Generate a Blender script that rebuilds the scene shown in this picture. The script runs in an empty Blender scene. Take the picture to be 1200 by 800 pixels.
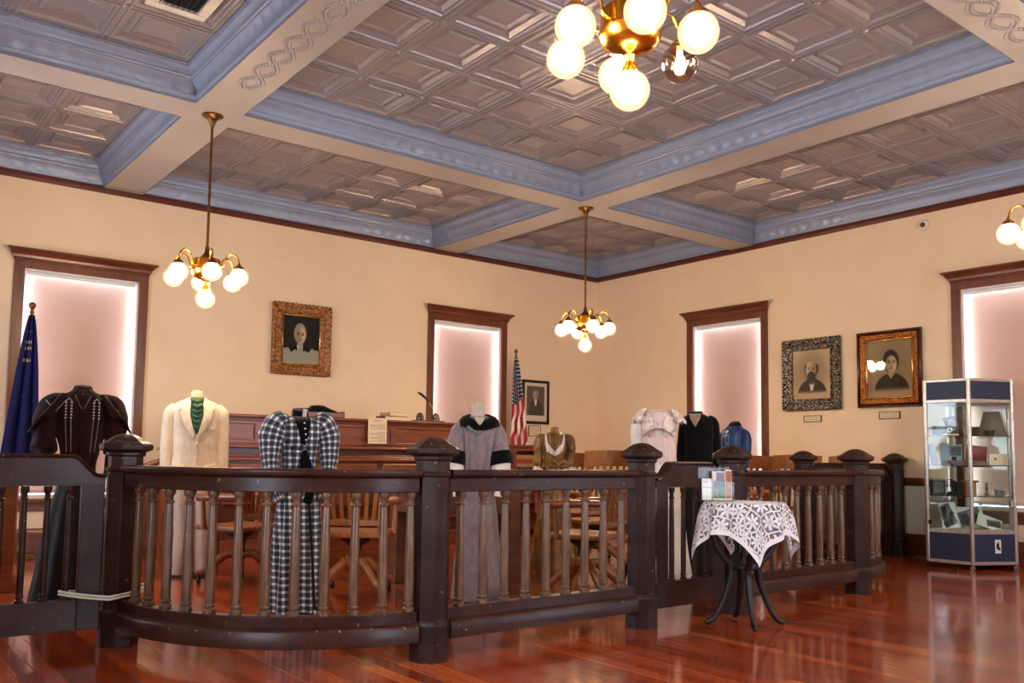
# A courtroom turned museum: curved dark balustrade, costumes on dress forms, pressed tin ceiling.
GLOBE = 85.0        # brightness of the lit globes
EXPG = 1.0
DAYCOL = (0.70, 0.83, 1.0)
DAYW = 66.0        # daylight through the open windows behind the viewer
BLINDW = 190.0      # daylight behind the closed blinds
WORLD = 1.0
EXPO = 1.48
import bpy, bmesh, math, random
from mathutils import Vector, Matrix
random.seed(7)
sc = bpy.context.scene
COL = sc.collection
PI = math.pi
R = math.radians

def lin(c):
    out = []
    for v in c[:3]:
        v = v / 255.0
        out.append(v / 12.92 if v <= 0.04045 else ((v + 0.055) / 1.055) ** 2.4)
    return (out[0], out[1], out[2], 1.0)

# ------------------------------------------------------------------ materials
class NT:
    def __init__(s, name):
        s.m = bpy.data.materials.new(name)
        s.m.use_nodes = True
        s.t = s.m.node_tree
        s.t.nodes.clear()
        s.out = s.n('ShaderNodeOutputMaterial')
    def n(s, kind, **kw):
        nd = s.t.nodes.new(kind)
        for k, v in kw.items():
            if k.startswith('i_'):
                nd.inputs[k[2:].replace('_', ' ')].default_value = v
            else:
                setattr(nd, k, v)
        return nd
    def l(s, a, b):
        s.t.links.new(a, b)
    def coords(s, scale=(1, 1, 1), kind='Object'):
        tc = s.n('ShaderNodeTexCoord')
        mp = s.n('ShaderNodeMapping')
        mp.inputs['Scale'].default_value = scale
        s.l(tc.outputs[kind], mp.inputs['Vector'])
        return mp.outputs['Vector']
    def ramp(s, fac, stops):
        r = s.n('ShaderNodeValToRGB')
        e = r.color_ramp.elements
        while len(e) < len(stops):
            e.new(0.5)
        for el, (p, c) in zip(e, stops):
            el.position = p
            el.color = c
        s.l(fac, r.inputs['Fac'])
        return r.outputs['Color']
    def noise(s, vec, scale, detail=3, rough=0.5):
        nz = s.n('ShaderNodeTexNoise')
        nz.inputs['Scale'].default_value = scale
        nz.inputs['Detail'].default_value = detail
        nz.inputs['Roughness'].default_value = rough
        s.l(vec, nz.inputs['Vector'])
        return nz.outputs['Fac']
    def math(s, op, a, b=None):
        m = s.n('ShaderNodeMath', operation=op)
        for i, x in enumerate((a, b)):
            if x is None:
                continue
            if isinstance(x, (int, float)):
                m.inputs[i].default_value = x
            else:
                s.l(x, m.inputs[i])
        return m.outputs[0]
    def mix(s, fac, a, b):
        m = s.n('ShaderNodeMix', data_type='RGBA')
        for sock, x in ((m.inputs[0], fac), (m.inputs[6], a), (m.inputs[7], b)):
            if isinstance(x, (int, float)):
                sock.default_value = x
            elif isinstance(x, tuple):
                sock.default_value = x
            else:
                s.l(x, sock)
        return m.outputs[2]
    def bsdf(s, color=None, rough=0.5, metal=0.0, coat=0.0, bump=None, bstr=0.2, bdist=0.01, sheen=0.0, spec=0.5, coatr=0.1):
        b = s.n('ShaderNodeBsdfPrincipled')
        if isinstance(color, tuple):
            b.inputs['Base Color'].default_value = color
        elif color is not None:
            s.l(color, b.inputs['Base Color'])
        if isinstance(rough, (int, float)):
            b.inputs['Roughness'].default_value = rough
        else:
            s.l(rough, b.inputs['Roughness'])
        b.inputs['Metallic'].default_value = metal
        b.inputs['Coat Weight'].default_value = coat
        b.inputs['Coat Roughness'].default_value = coatr
        b.inputs['Sheen Weight'].default_value = sheen
        b.inputs['Specular IOR Level'].default_value = spec
        if bump is not None:
            bp = s.n('ShaderNodeBump')
            bp.inputs['Strength'].default_value = bstr
            bp.inputs['Distance'].default_value = bdist
            s.l(bump, bp.inputs['Height'])
            s.l(bp.outputs['Normal'], b.inputs['Normal'])
            if coat:
                s.l(bp.outputs['Normal'], b.inputs['Coat Normal'])
        s.l(b.outputs[0], s.out.inputs['Surface'])
        return b

def mat_simple(name, c1, c2=None, rough=0.5, metal=0.0, nscale=12, coat=0.0, bstr=0.15, sheen=0.0, stretch=(1, 1, 1), spec=0.5):
    t = NT(name)
    v = t.coords(stretch)
    nz = t.noise(v, nscale, 4)
    c2 = c2 or tuple(x * 0.8 for x in c1[:3]) + (1,)
    col = t.ramp(nz, [(0.3, c2), (0.7, c1)])
    t.bsdf(col, rough, metal, coat, nz, bstr, 0.005, sheen, spec)
    return t.m

def mat_wood(name, dark, light, rough=0.35, coat=0.2, axis='z', scale=5.0, chips=None, bstr=0.15, spec=0.5):
    t = NT(name)
    st = {'x': (0.12, 1, 1), 'y': (1, 0.12, 1), 'z': (1, 1, 0.12)}[axis]
    v = t.coords(st)
    nz = t.noise(v, scale * 6, 6, 0.6)
    col = t.ramp(nz, [(0.3, dark), (0.72, light)])
    if chips:
        v2 = t.coords((1, 1, 1))
        n2 = t.noise(v2, 42, 3, 0.55)
        f = t.ramp(n2, [(0.69, (0, 0, 0, 1)), (0.73, (1, 1, 1, 1))])
        big = t.noise(v2, 5, 2, 0.5)
        worn = t.ramp(big, [(0.4, (0, 0, 0, 1)), (0.75, (1, 1, 1, 1))])
        col = t.mix(t.math('MULTIPLY', worn, 0.12), col, chips[1])
        col = t.mix(t.math('MULTIPLY', f, 0.75), col, chips[0])
    t.bsdf(col, rough, 0, coat, nz, bstr, 0.003, coatr=0.2, spec=spec)
    return t.m

M = {}
M['wall'] = mat_simple('wall_plaster', lin((240, 213, 180)), lin((235, 206, 172)), 0.7, nscale=3, bstr=0.05)
M['wall_low_daylit'] = mat_simple('wall_plaster_daylit', lin((214, 214, 214)), lin((205, 206, 206)), 0.75, nscale=3, bstr=0.05)  # same plaster in a paler, cooler colour that carries the daylight
M['tin'] = None
def mk_tin(name, c, metal=0.25, rough=0.42, bs=0.35):
    t = NT(name)
    v = t.coords()
    n1 = t.noise(v, 60, 4, 0.6)
    n2 = t.noise(v, 2.5, 3, 0.5)
    col = t.ramp(n2, [(0.3, tuple(x * 0.88 for x in c[:3]) + (1,)), (0.7, c)])
    t.bsdf(col, rough, metal, 0, n1, bs, 0.004)
    return t.m
M['tin'] = mk_tin('pressed_tin_panel', lin((160, 149, 150)), 0.35, 0.33)
M['crown'] = mk_tin('pressed_tin_crown', lin((150, 160, 184)), 0.25)
M['soffit'] = mk_tin('pressed_tin_beam', lin((178, 170, 165)), 0.2, 0.45, 0.5)
M['trimwood'] = mat_wood('varnished_trim_wood', lin((84, 38, 18)), lin((124, 66, 34)), 0.35, 0.2, 'z', 3)
M['trimwoodh'] = mat_wood('varnished_trim_wood_level', lin((84, 38, 18)), lin((122, 62, 32)), 0.35, 0.2, 'x', 3)
M['redtrim'] = mat_wood('dark_red_picture_rail', lin((66, 22, 12)), lin((98, 36, 20)), 0.4, 0.1, 'x', 3)
ch = (lin((150, 132, 118)), lin((108, 86, 74)))
M['rail'] = mat_wood('dark_worn_railing_wood', lin((30, 13, 10)), lin((48, 24, 17)), 0.42, 0.08, 'z', 6, ch, spec=0.22)
M['railx'] = mat_wood('dark_worn_railing_wood_level', lin((36, 13, 9)), lin((60, 25, 17)), 0.40, 0.12, 'x', 6, ch, spec=0.22)
ch2 = (lin((165, 140, 110)), lin((140, 112, 84)))
M['baluster'] = mat_wood('rubbed_baluster_wood', lin((56, 34, 25)), lin((120, 88, 64)), 0.34, 0.2, 'z', 8, ch2)
M['bench'] = mat_wood('red_brown_bench_wood', lin((100, 42, 18)), lin((142, 70, 34)), 0.35, 0.2, 'x', 4)
M['benchdark'] = mat_wood('dark_bench_moulding', lin((62, 24, 12)), lin((96, 42, 22)), 0.35, 0.2, 'x', 4)
M['desk'] = mat_wood('dark_desk_wood', lin((84, 46, 28)), lin((118, 72, 46)), 0.35, 0.15, 'x', 4)
M['oak'] = mat_wood('honey_oak', lin((150, 88, 42)), lin((190, 122, 66)), 0.38, 0.2, 'z', 5)
M['oakdk'] = mat_wood('brown_oak', lin((108, 54, 26)), lin((150, 84, 44)), 0.38, 0.2, 'z', 5)
M['white_paint'] = mat_simple('white_reveal_paint', lin((235, 235, 238)), None, 0.6, nscale=5, bstr=0.03)
M['brass'] = mat_simple('polished_brass', lin((226, 164, 62)), lin((200, 132, 42)), 0.2, 1.0, nscale=8, bstr=0.03)
M['oldbrass'] = mat_simple('aged_brass', lin((140, 100, 52)), lin((96, 66, 34)), 0.35, 0.9, nscale=20, bstr=0.05)
M['iron'] = mat_simple('black_cast_iron', lin((34, 28, 28)), lin((20, 16, 16)), 0.4, 0.3, nscale=40, bstr=0.2)
M['black'] = mat_simple('black_matte', lin((18, 17, 18)), None, 0.8, nscale=30)
M['blackvelvet'] = mat_simple('black_velvet', lin((12, 11, 13)), lin((6, 6, 7)), 0.95, nscale=40, sheen=0.1, spec=0.1)
M['alu'] = mat_simple('brushed_aluminium', lin((205, 198, 190)), lin((180, 172, 165)), 0.32, 0.75, nscale=30, bstr=0.03)
M['navy'] = mat_simple('navy_laminate', lin((34, 42, 72)), lin((28, 35, 60)), 0.5, nscale=60, bstr=0.02)
M['steel'] = mat_simple('bright_steel', lin((215, 210, 205)), None, 0.25, 0.9, nscale=20)
M['paper'] = mat_simple('cream_paper', lin((236, 214, 184)), lin((228, 204, 172)), 0.7, nscale=6, bstr=0.03)
M['whitepaper'] = mat_simple('white_paper', lin((236, 234, 230)), None, 0.6, nscale=6, bstr=0.03)
M['ink'] = mat_simple('faded_print_ink', lin((110, 84, 66)), None, 0.8, nscale=6)
M['cord'] = mat_simple('white_cord', lin((214, 206, 190)), None, 0.6, nscale=80, bstr=0.3)
M['offwhite'] = mat_simple('white_plastic', lin((232, 222, 208)), None, 0.5, nscale=6, bstr=0.02)
M['mannequin'] = mat_simple('cream_dress_form', lin((226, 196, 160)), lin((214, 184, 148)), 0.65, nscale=10)

def mat_floor():
    t = NT('varnished_fir_floor_boards')
    tc = t.n('ShaderNodeTexCoord')
    sp = t.n('ShaderNodeSeparateXYZ')
    t.l(tc.outputs['Object'], sp.inputs[0])
    w = 0.083
    xs = t.math('DIVIDE', sp.outputs[0], w)
    idx = t.math('FLOOR', xs)
    fr = t.math('FRACT', xs)
    wn = t.n('ShaderNodeTexWhiteNoise', noise_dimensions='1D')
    t.l(idx, wn.inputs['W'])
    shift = t.math('MULTIPLY', wn.outputs['Value'], 7.0)
    seg = t.math('FLOOR', t.math('DIVIDE', t.math('ADD', sp.outputs[1], shift), 3.2))
    wn2 = t.n('ShaderNodeTexWhiteNoise', noise_dimensions='2D')
    cb = t.n('ShaderNodeCombineXYZ')
    t.l(idx, cb.inputs[0]); t.l(seg, cb.inputs[1])
    t.l(cb.outputs[0], wn2.inputs['Vector'])
    mp = t.n('ShaderNodeMapping'); mp.inputs['Scale'].default_value = (1, 0.05, 1)
    t.l(tc.outputs['Object'], mp.inputs['Vector'])
    ad = t.n('ShaderNodeVectorMath', operation='ADD')
    sc2 = t.n('ShaderNodeVectorMath', operation='SCALE'); sc2.inputs['Scale'].default_value = 5.0
    t.l(cb.outputs[0], sc2.inputs[0])
    t.l(mp.outputs[0], ad.inputs[0]); t.l(sc2.outputs[0], ad.inputs[1])
    g = t.noise(ad.outputs[0], 55, 6, 0.6)
    base = t.ramp(wn2.outputs['Value'], [(0.0, lin((126, 46, 16))), (0.5, lin((160, 64, 26))), (1.0, lin((192, 92, 42)))])
    grain = t.ramp(g, [(0.3, (0.62, 0.58, 0.55, 1)), (0.7, (1.12, 1.1, 1.08, 1))])
    mm = t.n('ShaderNodeMix', data_type='RGBA', blend_type='MULTIPLY')
    mm.inputs[0].default_value = 0.8
    t.l(base, mm.inputs[6]); t.l(grain, mm.inputs[7])
    e = t.math('MINIMUM', fr, t.math('SUBTRACT', 1.0, fr))
    gap = t.ramp(e, [(0.0, (0, 0, 0, 1)), (0.03, (1, 1, 1, 1))])
    # a few boards have a pale seam where the varnish has worn off
    wn3 = t.n('ShaderNodeTexWhiteNoise', noise_dimensions='1D')
    t.l(t.math('ADD', idx, 37.0), wn3.inputs['W'])
    pale = t.math('MULTIPLY', t.math('GREATER_THAN', wn3.outputs['Value'], 0.86), t.math('LESS_THAN', fr, 0.07))
    col = t.mix(gap, lin((58, 20, 12)), mm.outputs[2])
    col = t.mix(t.math('MULTIPLY', pale, 0.55), col, lin((206, 130, 84)))
    big = t.noise(t.coords(), 1.3, 3, 0.5)
    rg = t.ramp(big, [(0.3, (0.10,) * 3 + (1,)), (0.75, (0.24,) * 3 + (1,))])
    hn = t.math('ADD', t.math('MULTIPLY', gap, 0.5), t.math('MULTIPLY', t.noise(t.coords((1, 0.3, 1)), 9, 2), 0.8))
    b = t.bsdf(col, rg, 0, 0.35, hn, 0.12, 0.004, coatr=0.07)
    return t.m
M['floor'] = mat_floor()

def mat_emit(name, col, s):
    t = NT(name)
    e = t.n('ShaderNodeEmission')
    e.inputs['Color'].default_value = col
    e.inputs['Strength'].default_value = s
    t.l(e.outputs[0], t.out.inputs['Surface'])
    return t.m
M['glow'] = mat_emit('lit_lamp_core', (1.0, 0.74, 0.46, 1), GLOBE)
def mat_opal():
    t = NT('glowing_opal_glass')
    tr = t.n('ShaderNodeBsdfTransparent'); e = t.n('ShaderNodeEmission')
    e.inputs['Color'].default_value = (1.0, 0.76, 0.47, 1); e.inputs['Strength'].default_value = 0.62
    mx = t.n('ShaderNodeMixShader'); mx.inputs[0].default_value = 0.45
    t.l(tr.outputs[0], mx.inputs[1]); t.l(e.outputs[0], mx.inputs[2]); t.l(mx.outputs[0], t.out.inputs['Surface'])
    return t.m
M['globe'] = mat_opal()
M['bulb'] = mat_emit('dim_bulb', (1.0, 0.85, 0.6, 1), 3.0 / EXPG)

def mat_thin_glass(name, tint=(1, 1, 1, 1), refl=1.0):
    t = NT(name)
    tr = t.n('ShaderNodeBsdfTransparent'); tr.inputs['Color'].default_value = tint
    gl = t.n('ShaderNodeBsdfGlossy'); gl.inputs['Roughness'].default_value = 0.03
    fr = t.n('ShaderNodeFresnel'); fr.inputs['IOR'].default_value = 1.5
    mx = t.n('ShaderNodeMixShader')
    ge = t.n('ShaderNodeNewGeometry')
    t.l(t.math('SUBTRACT', 1.5, t.math('MULTIPLY', ge.outputs['Backfacing'], 0.8333)), fr.inputs['IOR'])
    t.l(t.math('MULTIPLY', fr.outputs[0], refl), mx.inputs[0])
    t.l(tr.outputs[0], mx.inputs[1]); t.l(gl.outputs[0], mx.inputs[2])
    t.l(mx.outputs[0], t.out.inputs['Surface'])
    return t.m
M['glass'] = mat_thin_glass('clear_glass')
M['caseglass'] = mat_thin_glass('case_glass', (0.93, 0.97, 0.95, 1), 0.7)
M['smokeglass'] = mat_thin_glass('clear_globe_glass', (0.72, 0.64, 0.58, 1), 2.2)
M['acrylic'] = mat_thin_glass('clear_acrylic', (0.97, 0.98, 0.98, 1), 0.35)

def mat_cloth_trans(name, c, tfac=0.5, bs=0.1, nscale=200):
    t = NT(name)
    d = t.n('ShaderNodeBsdfDiffuse'); d.inputs['Color'].default_value = c
    tr = t.n('ShaderNodeBsdfTranslucent'); tr.inputs['Color'].default_value = c
    mx = t.n('ShaderNodeMixShader'); mx.inputs[0].default_value = tfac
    nz = t.noise(t.coords(), nscale, 2)
    bp = t.n('ShaderNodeBump'); bp.inputs['Strength'].default_value = bs; bp.inputs['Distance'].default_value = 0.002
    t.l(nz, bp.inputs['Height']); t.l(bp.outputs[0], d.inputs['Normal'])
    t.l(d.outputs[0], mx.inputs[1]); t.l(tr.outputs[0], mx.inputs[2])
    t.l(mx.outputs[0], t.out.inputs['Surface'])
    return t.m
M['blind'] = mat_cloth_trans('pale_roller_blind_fabric', lin((228, 192, 172)), 0.42)

def mat_attr(name, rough=0.6, coat=0.0, metal=0, sheen=0.0, spec=0.5):
    t = NT(name)
    a = t.n('ShaderNodeVertexColor'); a.layer_name = 'Col'
    nz = t.noise(t.coords(), 150, 2)
    t.bsdf(a.outputs['Color'], rough, metal, coat, nz, 0.06, 0.002, sheen, spec)
    return t.m
M['painted'] = mat_attr('painted_picture', 0.8, spec=0.1)
M['flagcloth'] = mat_attr('flag_cloth', 0.8, sheen=0.05, spec=0.2)

def mat_fabric(name, c1, c2, rough=0.8, scale=30, sheen=0.2, wrinkle=0.5, metal=0.0, spec=0.3):
    t = NT(name)
    v = t.coords((1, 1, 0.5))
    n1 = t.noise(v, scale, 4, 0.55)
    n2 = t.noise(t.coords(), 9, 3, 0.6)
    col = t.ramp(n1, [(0.3, c2), (0.7, c1)])
    t.bsdf(col, rough, metal, 0, n2, wrinkle, 0.02, sheen, spec)
    return t.m
M['cream'] = mat_fabric('cream_linen', lin((236, 216, 190)), lin((220, 196, 168)), 0.85)
M['cream2'] = mat_fabric('cream_linen_trousers', lin((222, 205, 184)), lin((206, 188, 166)), 0.85)
M['green'] = mat_fabric('green_satin', lin((40, 96, 48)), lin((18, 56, 26)), 0.45, 18)
M['velvet'] = mat_fabric('dark_brown_velvet', lin((48, 21, 17)), lin((24, 9, 8)), 0.9, 14, 0.05, spec=0.15)
M['velvet2'] = mat_fabric('near_black_skirt', lin((26, 17, 17)), lin((15, 10, 10)), 0.9, 14, 0.1)
M['grey'] = mat_fabric('grey_mauve_wool', lin((146, 130, 130)), lin((122, 106, 108)), 0.85)
M['greyknit'] = mat_fabric('light_grey_knit', lin((206, 192, 176)), lin((182, 168, 154)), 0.9, 60)
M['tealgrey'] = mat_fabric('grey_green_lining', lin((110, 124, 112)), lin((84, 98, 88)), 0.7)
M['white'] = mat_fabric('white_muslin', lin((240, 232, 222)), lin((226, 214, 202)), 0.85)
M['pinkwhite'] = mat_fabric('blush_cotton', lin((236, 212, 204)), lin((222, 194, 186)), 0.85, 50)
M['gold'] = mat_fabric('bronze_satin', lin((158, 116, 62)), lin((84, 54, 26)), 0.35, 14, 0.1, 0.8, 0.15)
M['bluesatin'] = mat_fabric('blue_satin', lin((34, 66, 124)), lin((16, 32, 70)), 0.35, 12, 0.1)
M['skin'] = mat_fabric('taupe_form', lin((160, 130, 118)), lin((146, 116, 104)), 0.8)

def mat_lace(name, fg, hole_scale=38.0, thr=0.33, bg=None):
    """woven lace: the holes are really open unless a backing colour is given"""
    t = NT(name)
    v = t.coords()
    vo = t.n('ShaderNodeTexVoronoi', feature='DISTANCE_TO_EDGE'); vo.inputs['Scale'].default_value = hole_scale
    t.l(v, vo.inputs['Vector'])
    mask = t.ramp(vo.outputs['Distance'], [(thr * 0.5, (1, 1, 1, 1)), (thr * 0.62, (0, 0, 0, 1))])
    return t, v, mask
def lace_blouse():
    t, v, mask = mat_lace('cream_lace_over_pink', None, 85, 0.22)
    big = t.noise(v, 24, 2)
    f = t.math('MAXIMUM', mask, t.ramp(big, [(0.50, (0, 0, 0, 1)), (0.55, (1, 1, 1, 1))]))
    col = t.mix(f, lin((196, 158, 146)), lin((240, 224, 212)))
    t.bsdf(col, 0.8, 0, 0, f, 0.4, 0.003)
    return t.m
M['lace'] = lace_blouse()
def lace_cloth():
    t = NT('white_floral_lace')
    tc = t.n('ShaderNodeTexCoord')
    uv = tc.outputs['UV']
    # six-petalled flowers: voronoi cells, petals from the angle about the cell centre
    vo = t.n('ShaderNodeTexVoronoi', feature='F1', voronoi_dimensions='2D')
    vo.inputs['Scale'].default_value = 9.0; vo.inputs['Randomness'].default_value = 0.45
    t.l(uv, vo.inputs['Vector'])
    s1 = t.n('ShaderNodeVectorMath', operation='SUBTRACT')
    t.l(uv, s1.inputs[0]); t.l(vo.outputs['Position'], s1.inputs[1])
    sp = t.n('ShaderNodeSeparateXYZ'); t.l(s1.outputs[0], sp.inputs[0])
    ang = t.math('ARCTAN2', sp.outputs[1], sp.outputs[0])
    pet = t.math('ABSOLUTE', t.math('COSINE', t.math('MULTIPLY', ang, 3.5)))
    rad = t.math('ADD', t.math('MULTIPLY', pet, 0.048), 0.010)
    ln = t.n('ShaderNodeVectorMath', operation='LENGTH'); t.l(s1.outputs[0], ln.inputs[0])
    flower = t.math('LESS_THAN', ln.outputs['Value'], rad)
    eye = t.math('MULTIPLY', t.math('GREATER_THAN', ln.outputs['Value'], 0.006), t.math('LESS_THAN', ln.outputs['Value'], 0.010))
    flower = t.math('MULTIPLY', flower, t.math('SUBTRACT', 1.0, eye))
    vo2 = t.n('ShaderNodeTexVoronoi', feature='DISTANCE_TO_EDGE', voronoi_dimensions='2D'); vo2.inputs['Scale'].default_value = 9.0
    vo2.inputs['Randomness'].default_value = 0.45
    t.l(uv, vo2.inputs['Vector'])
    vein = t.math('LESS_THAN', vo2.outputs['Distance'], 0.05)
    sx = t.n('ShaderNodeSeparateXYZ'); t.l(uv, sx.inputs[0])
    def edge(o):
        return t.math('GREATER_THAN', t.math('ABSOLUTE', t.math('SUBTRACT', o, 0.5)), 0.466)
    border = t.math('MAXIMUM', edge(sx.outputs[0]), edge(sx.outputs[1]))
    r0 = t.n('ShaderNodeVectorMath', operation='SUBTRACT'); t.l(uv, r0.inputs[0]); r0.inputs[1].default_value = (0.5, 0.5, 0)
    l0 = t.n('ShaderNodeVectorMath', operation='LENGTH'); t.l(r0.outputs[0], l0.inputs[0])
    centre = t.math('LESS_THAN', l0.outputs['Value'], 0.235)
    solid = t.math('MAXIMUM', t.math('MAXIMUM', flower, vein), t.math('MAXIMUM', border, centre))
    d = t.n('ShaderNodeBsdfDiffuse'); d.inputs['Color'].default_value = lin((232, 230, 236))
    tr = t.n('ShaderNodeBsdfTransparent')
    mx = t.n('ShaderNodeMixShader')
    t.l(t.math('ADD', t.math('MULTIPLY', solid, 0.82), 0.18), mx.inputs[0])
    t.l(tr.outputs[0], mx.inputs[1]); t.l(d.outputs[0], mx.inputs[2]); t.l(mx.outputs[0], t.out.inputs['Surface'])
    return t.m
M['tablelace'] = lace_cloth()

def mat_check(name, pitch=0.042):
    t = NT(name)
    tc = t.n('ShaderNodeTexCoord')
    sp = t.n('ShaderNodeSeparateXYZ'); t.l(tc.outputs['UV'], sp.inputs[0])
    def st(o):
        s = t.math('SINE', t.math('MULTIPLY', o, 2 * PI / pitch))
        return t.ramp(s, [(0.22, (0, 0, 0, 1)), (0.55, (1, 1, 1, 1))])
    a, b = st(sp.outputs[0]), st(sp.outputs[1])
    f = t.math('MULTIPLY', t.math('ADD', a, b), 0.5)
    nz = t.noise(t.coords(), 10, 3)
    col = t.ramp(f, [(0.0, lin((20, 24, 38))), (0.5, lin((106, 112, 124))), (1.0, lin((226, 226, 222)))])
    t.bsdf(col, 0.8, 0, 0, nz, 0.5, 0.02, 0.2)
    return t.m
M['check'] = mat_check('navy_white_check')

# ------------------------------------------------------------------ mesh building
def frame_mat(origin, xdir, ydir=None, zdir=(0, 0, 1)):
    x = Vector(xdir).normalized(); z = Vector(zdir).normalized()
    y = z.cross(x).normalized() if ydir is None else Vector(ydir).normalized()
    m = Matrix(((x[0], y[0], z[0], origin[0]), (x[1], y[1], z[1], origin[1]), (x[2], y[2], z[2], origin[2]), (0, 0, 0, 1)))
    return m

class MB:
    def __init__(s):
        s.v = []; s.f = []; s.c = []; s.uv = {}
    def add(s, vs, fs, mtx=None, col=None):
        o = len(s.v)
        for p in vs:
            p = Vector(p)
            if mtx is not None:
                p = mtx @ p
            s.v.append(tuple(p)); s.c.append(col or (1, 1, 1, 1))
        for f in fs:
            s.f.append(tuple(i + o for i in f))
        return o
    def box(s, a, b, mtx=None, col=None):
        x0, y0, z0 = a; x1, y1, z1 = b
        vs = [(x0, y0, z0), (x1, y0, z0), (x1, y1, z0), (x0, y1, z0), (x0, y0, z1), (x1, y0, z1), (x1, y1, z1), (x0, y1, z1)]
        fs = [(0, 3, 2, 1), (4, 5, 6, 7), (0, 1, 5, 4), (1, 2, 6, 5), (2, 3, 7, 6), (3, 0, 4, 7)]
        s.add(vs, fs, mtx, col); return s
    def cbox(s, c, sz, mtx=None, rz=0, rx=0, ry=0, col=None):
        m = Matrix.Translation(c) @ Matrix.Rotation(rz, 4, 'Z') @ Matrix.Rotation(ry, 4, 'Y') @ Matrix.Rotation(rx, 4, 'X')
        if mtx is not None:
            m = mtx @ m
        h = [q / 2 for q in sz]
        return s.box((-h[0], -h[1], -h[2]), (h[0], h[1], h[2]), m, col)
    def rings(s, rings, cap0=True, cap1=True, closed=True, mtx=None, col=None):
        n = len(rings[0]); vs = [p for r in rings for p in r]; fs = []
        m = n if closed else n - 1
        for i in range(len(rings) - 1):
            for j in range(m):
                k = (j + 1) % n
                fs.append((i * n + j, i * n + k, (i + 1) * n + k, (i + 1) * n + j))
        if cap0 and closed: fs.append(tuple(reversed(range(n))))
        if cap1 and closed: fs.append(tuple((len(rings) - 1) * n + j for j in range(n)))
        s.add(vs, fs, mtx, col); return s
    def lathe(s, prof, n=16, c=(0, 0, 0), mtx=None, phase=0.0, col=None):
        rr = [[(c[0] + r * math.cos(2 * PI * j / n + phase), c[1] + r * math.sin(2 * PI * j / n + phase), c[2] + z) for j in range(n)] for r, z in prof]
        s.rings(rr, True, True, True, mtx, col); return s
    def sphere(s, c, r, nu=16, nv=10, mtx=None, sz=1.0, col=None):
        prof = [(max(1e-4, r * math.sin(PI * i / nv)), -r * sz * math.cos(PI * i / nv)) for i in range(nv + 1)]
        return s.lathe(prof, nu, c, mtx, col=col)
    def tube(s, path, rad, n=8, mtx=None, flat=1.0, col=None, upv=(0, 0, 1), cap=True):
        P = [Vector(p) for p in path]
        if isinstance(rad, (int, float)): rad = [rad] * len(P)
        rr = []
        prev = None
        for i, p in enumerate(P):
            d = (P[min(i + 1, len(P) - 1)] - P[max(i - 1, 0)]).normalized()
            if prev is None:
                u = Vector(upv)
                if abs(d.dot(u)) > 0.9: u = Vector((1, 0, 0)) if abs(d.x) < 0.9 else Vector((0, 1, 0))
                a = (u - d * u.dot(d)).normalized()
            else:
                a = (prev - d * prev.dot(d)).normalized()
            prev = a
            b = d.cross(a)
            rr.append([tuple(p + a * math.cos(2 * PI * j / n) * rad[i] + b * math.sin(2 * PI * j / n) * rad[i] * flat) for j in range(n)])
        s.rings(rr, cap, cap, True, mtx, col); return s
    def sweep(s, path, prof, closed=False, mtx=None):
        """profile (offset to the left of the path, z) swept along a level path"""
        P = [Vector((p[0], p[1])) for p in path]; n = len(P); rr = []
        for i in range(n):
            a = P[(i - 1) % n] if (closed or i > 0) else None
            b = P[(i + 1) % n] if (closed or i < n - 1) else None
            d1 = (P[i] - a).normalized() if a is not None else None
            d2 = (b - P[i]).normalized() if b is not None else None
            if d1 is None: d1 = d2
            if d2 is None: d2 = d1
            n1 = Vector((-d1.y, d1.x)); n2 = Vector((-d2.y, d2.x))
            nn = (n1 + n2); nn = nn / max(1e-6, nn.length)
            k = 1 / max(0.3, nn.dot(n1))
            rr.append([(P[i].x + nn.x * o * k, P[i].y + nn.y * o * k, z) for o, z in prof])
        if closed: rr.append(rr[0])
        s.rings(rr, not closed, not closed, True, mtx); return s
    def prism(s, poly, y0, y1, mtx=None, col=None):
        """polygon in the xz plane pushed from y0 to y1"""
        n = len(poly)
        vs = [(x, y0, z) for x, z in poly] + [(x, y1, z) for x, z in poly]
        fs = [tuple(range(n)), tuple(reversed(range(n, 2 * n)))] + [(i, i + n, (i + 1) % n + n, (i + 1) % n) for i in range(n)]
        s.add(vs, fs, mtx, col); return s
    def build(s, name, mat, parent=None, smooth=None, bevel=0.0, sub=0, solid=0.0, uv=None, fix=True):
        me = bpy.data.meshes.new(name)
        me.from_pydata(s.v, [], s.f)
        if any(c != (1, 1, 1, 1) for c in s.c):
            ca = me.color_attributes.new('Col', 'FLOAT_COLOR', 'POINT')
            for i, c in enumerate(s.c): ca.data[i].color = c
        if uv is not None:
            lay = me.uv_layers.new(name='UVMap')
            for lp in me.loops:
                lay.data[lp.index].uv = uv[lp.vertex_index]
        if fix:
            bm = bmesh.new(); bm.from_mesh(me)
            bmesh.ops.recalc_face_normals(bm, faces=bm.faces)
            bm.to_mesh(me); bm.free()
        if mat is not None: me.materials.append(mat)
        o = bpy.data.objects.new(name, me)
        COL.objects.link(o)
        if parent is not None: o.parent = parent
        if smooth is None: smooth = False
        if smooth:
            for p in me.polygons: p.use_smooth = True
            if smooth is not True:
                try:
                    me.set_sharp_from_angle(angle=R(smooth))
                except Exception:
                    pass
        if bevel:
            b = o.modifiers.new('b', 'BEVEL'); b.width = bevel; b.segments = 2; b.limit_method = 'ANGLE'; b.angle_limit = R(40)
        if solid:
            so = o.modifiers.new('s', 'SOLIDIFY'); so.thickness = solid; so.offset = 0
        if sub:
            ss = o.modifiers.new('u', 'SUBSURF'); ss.levels = sub; ss.render_levels = sub
        return o

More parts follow.
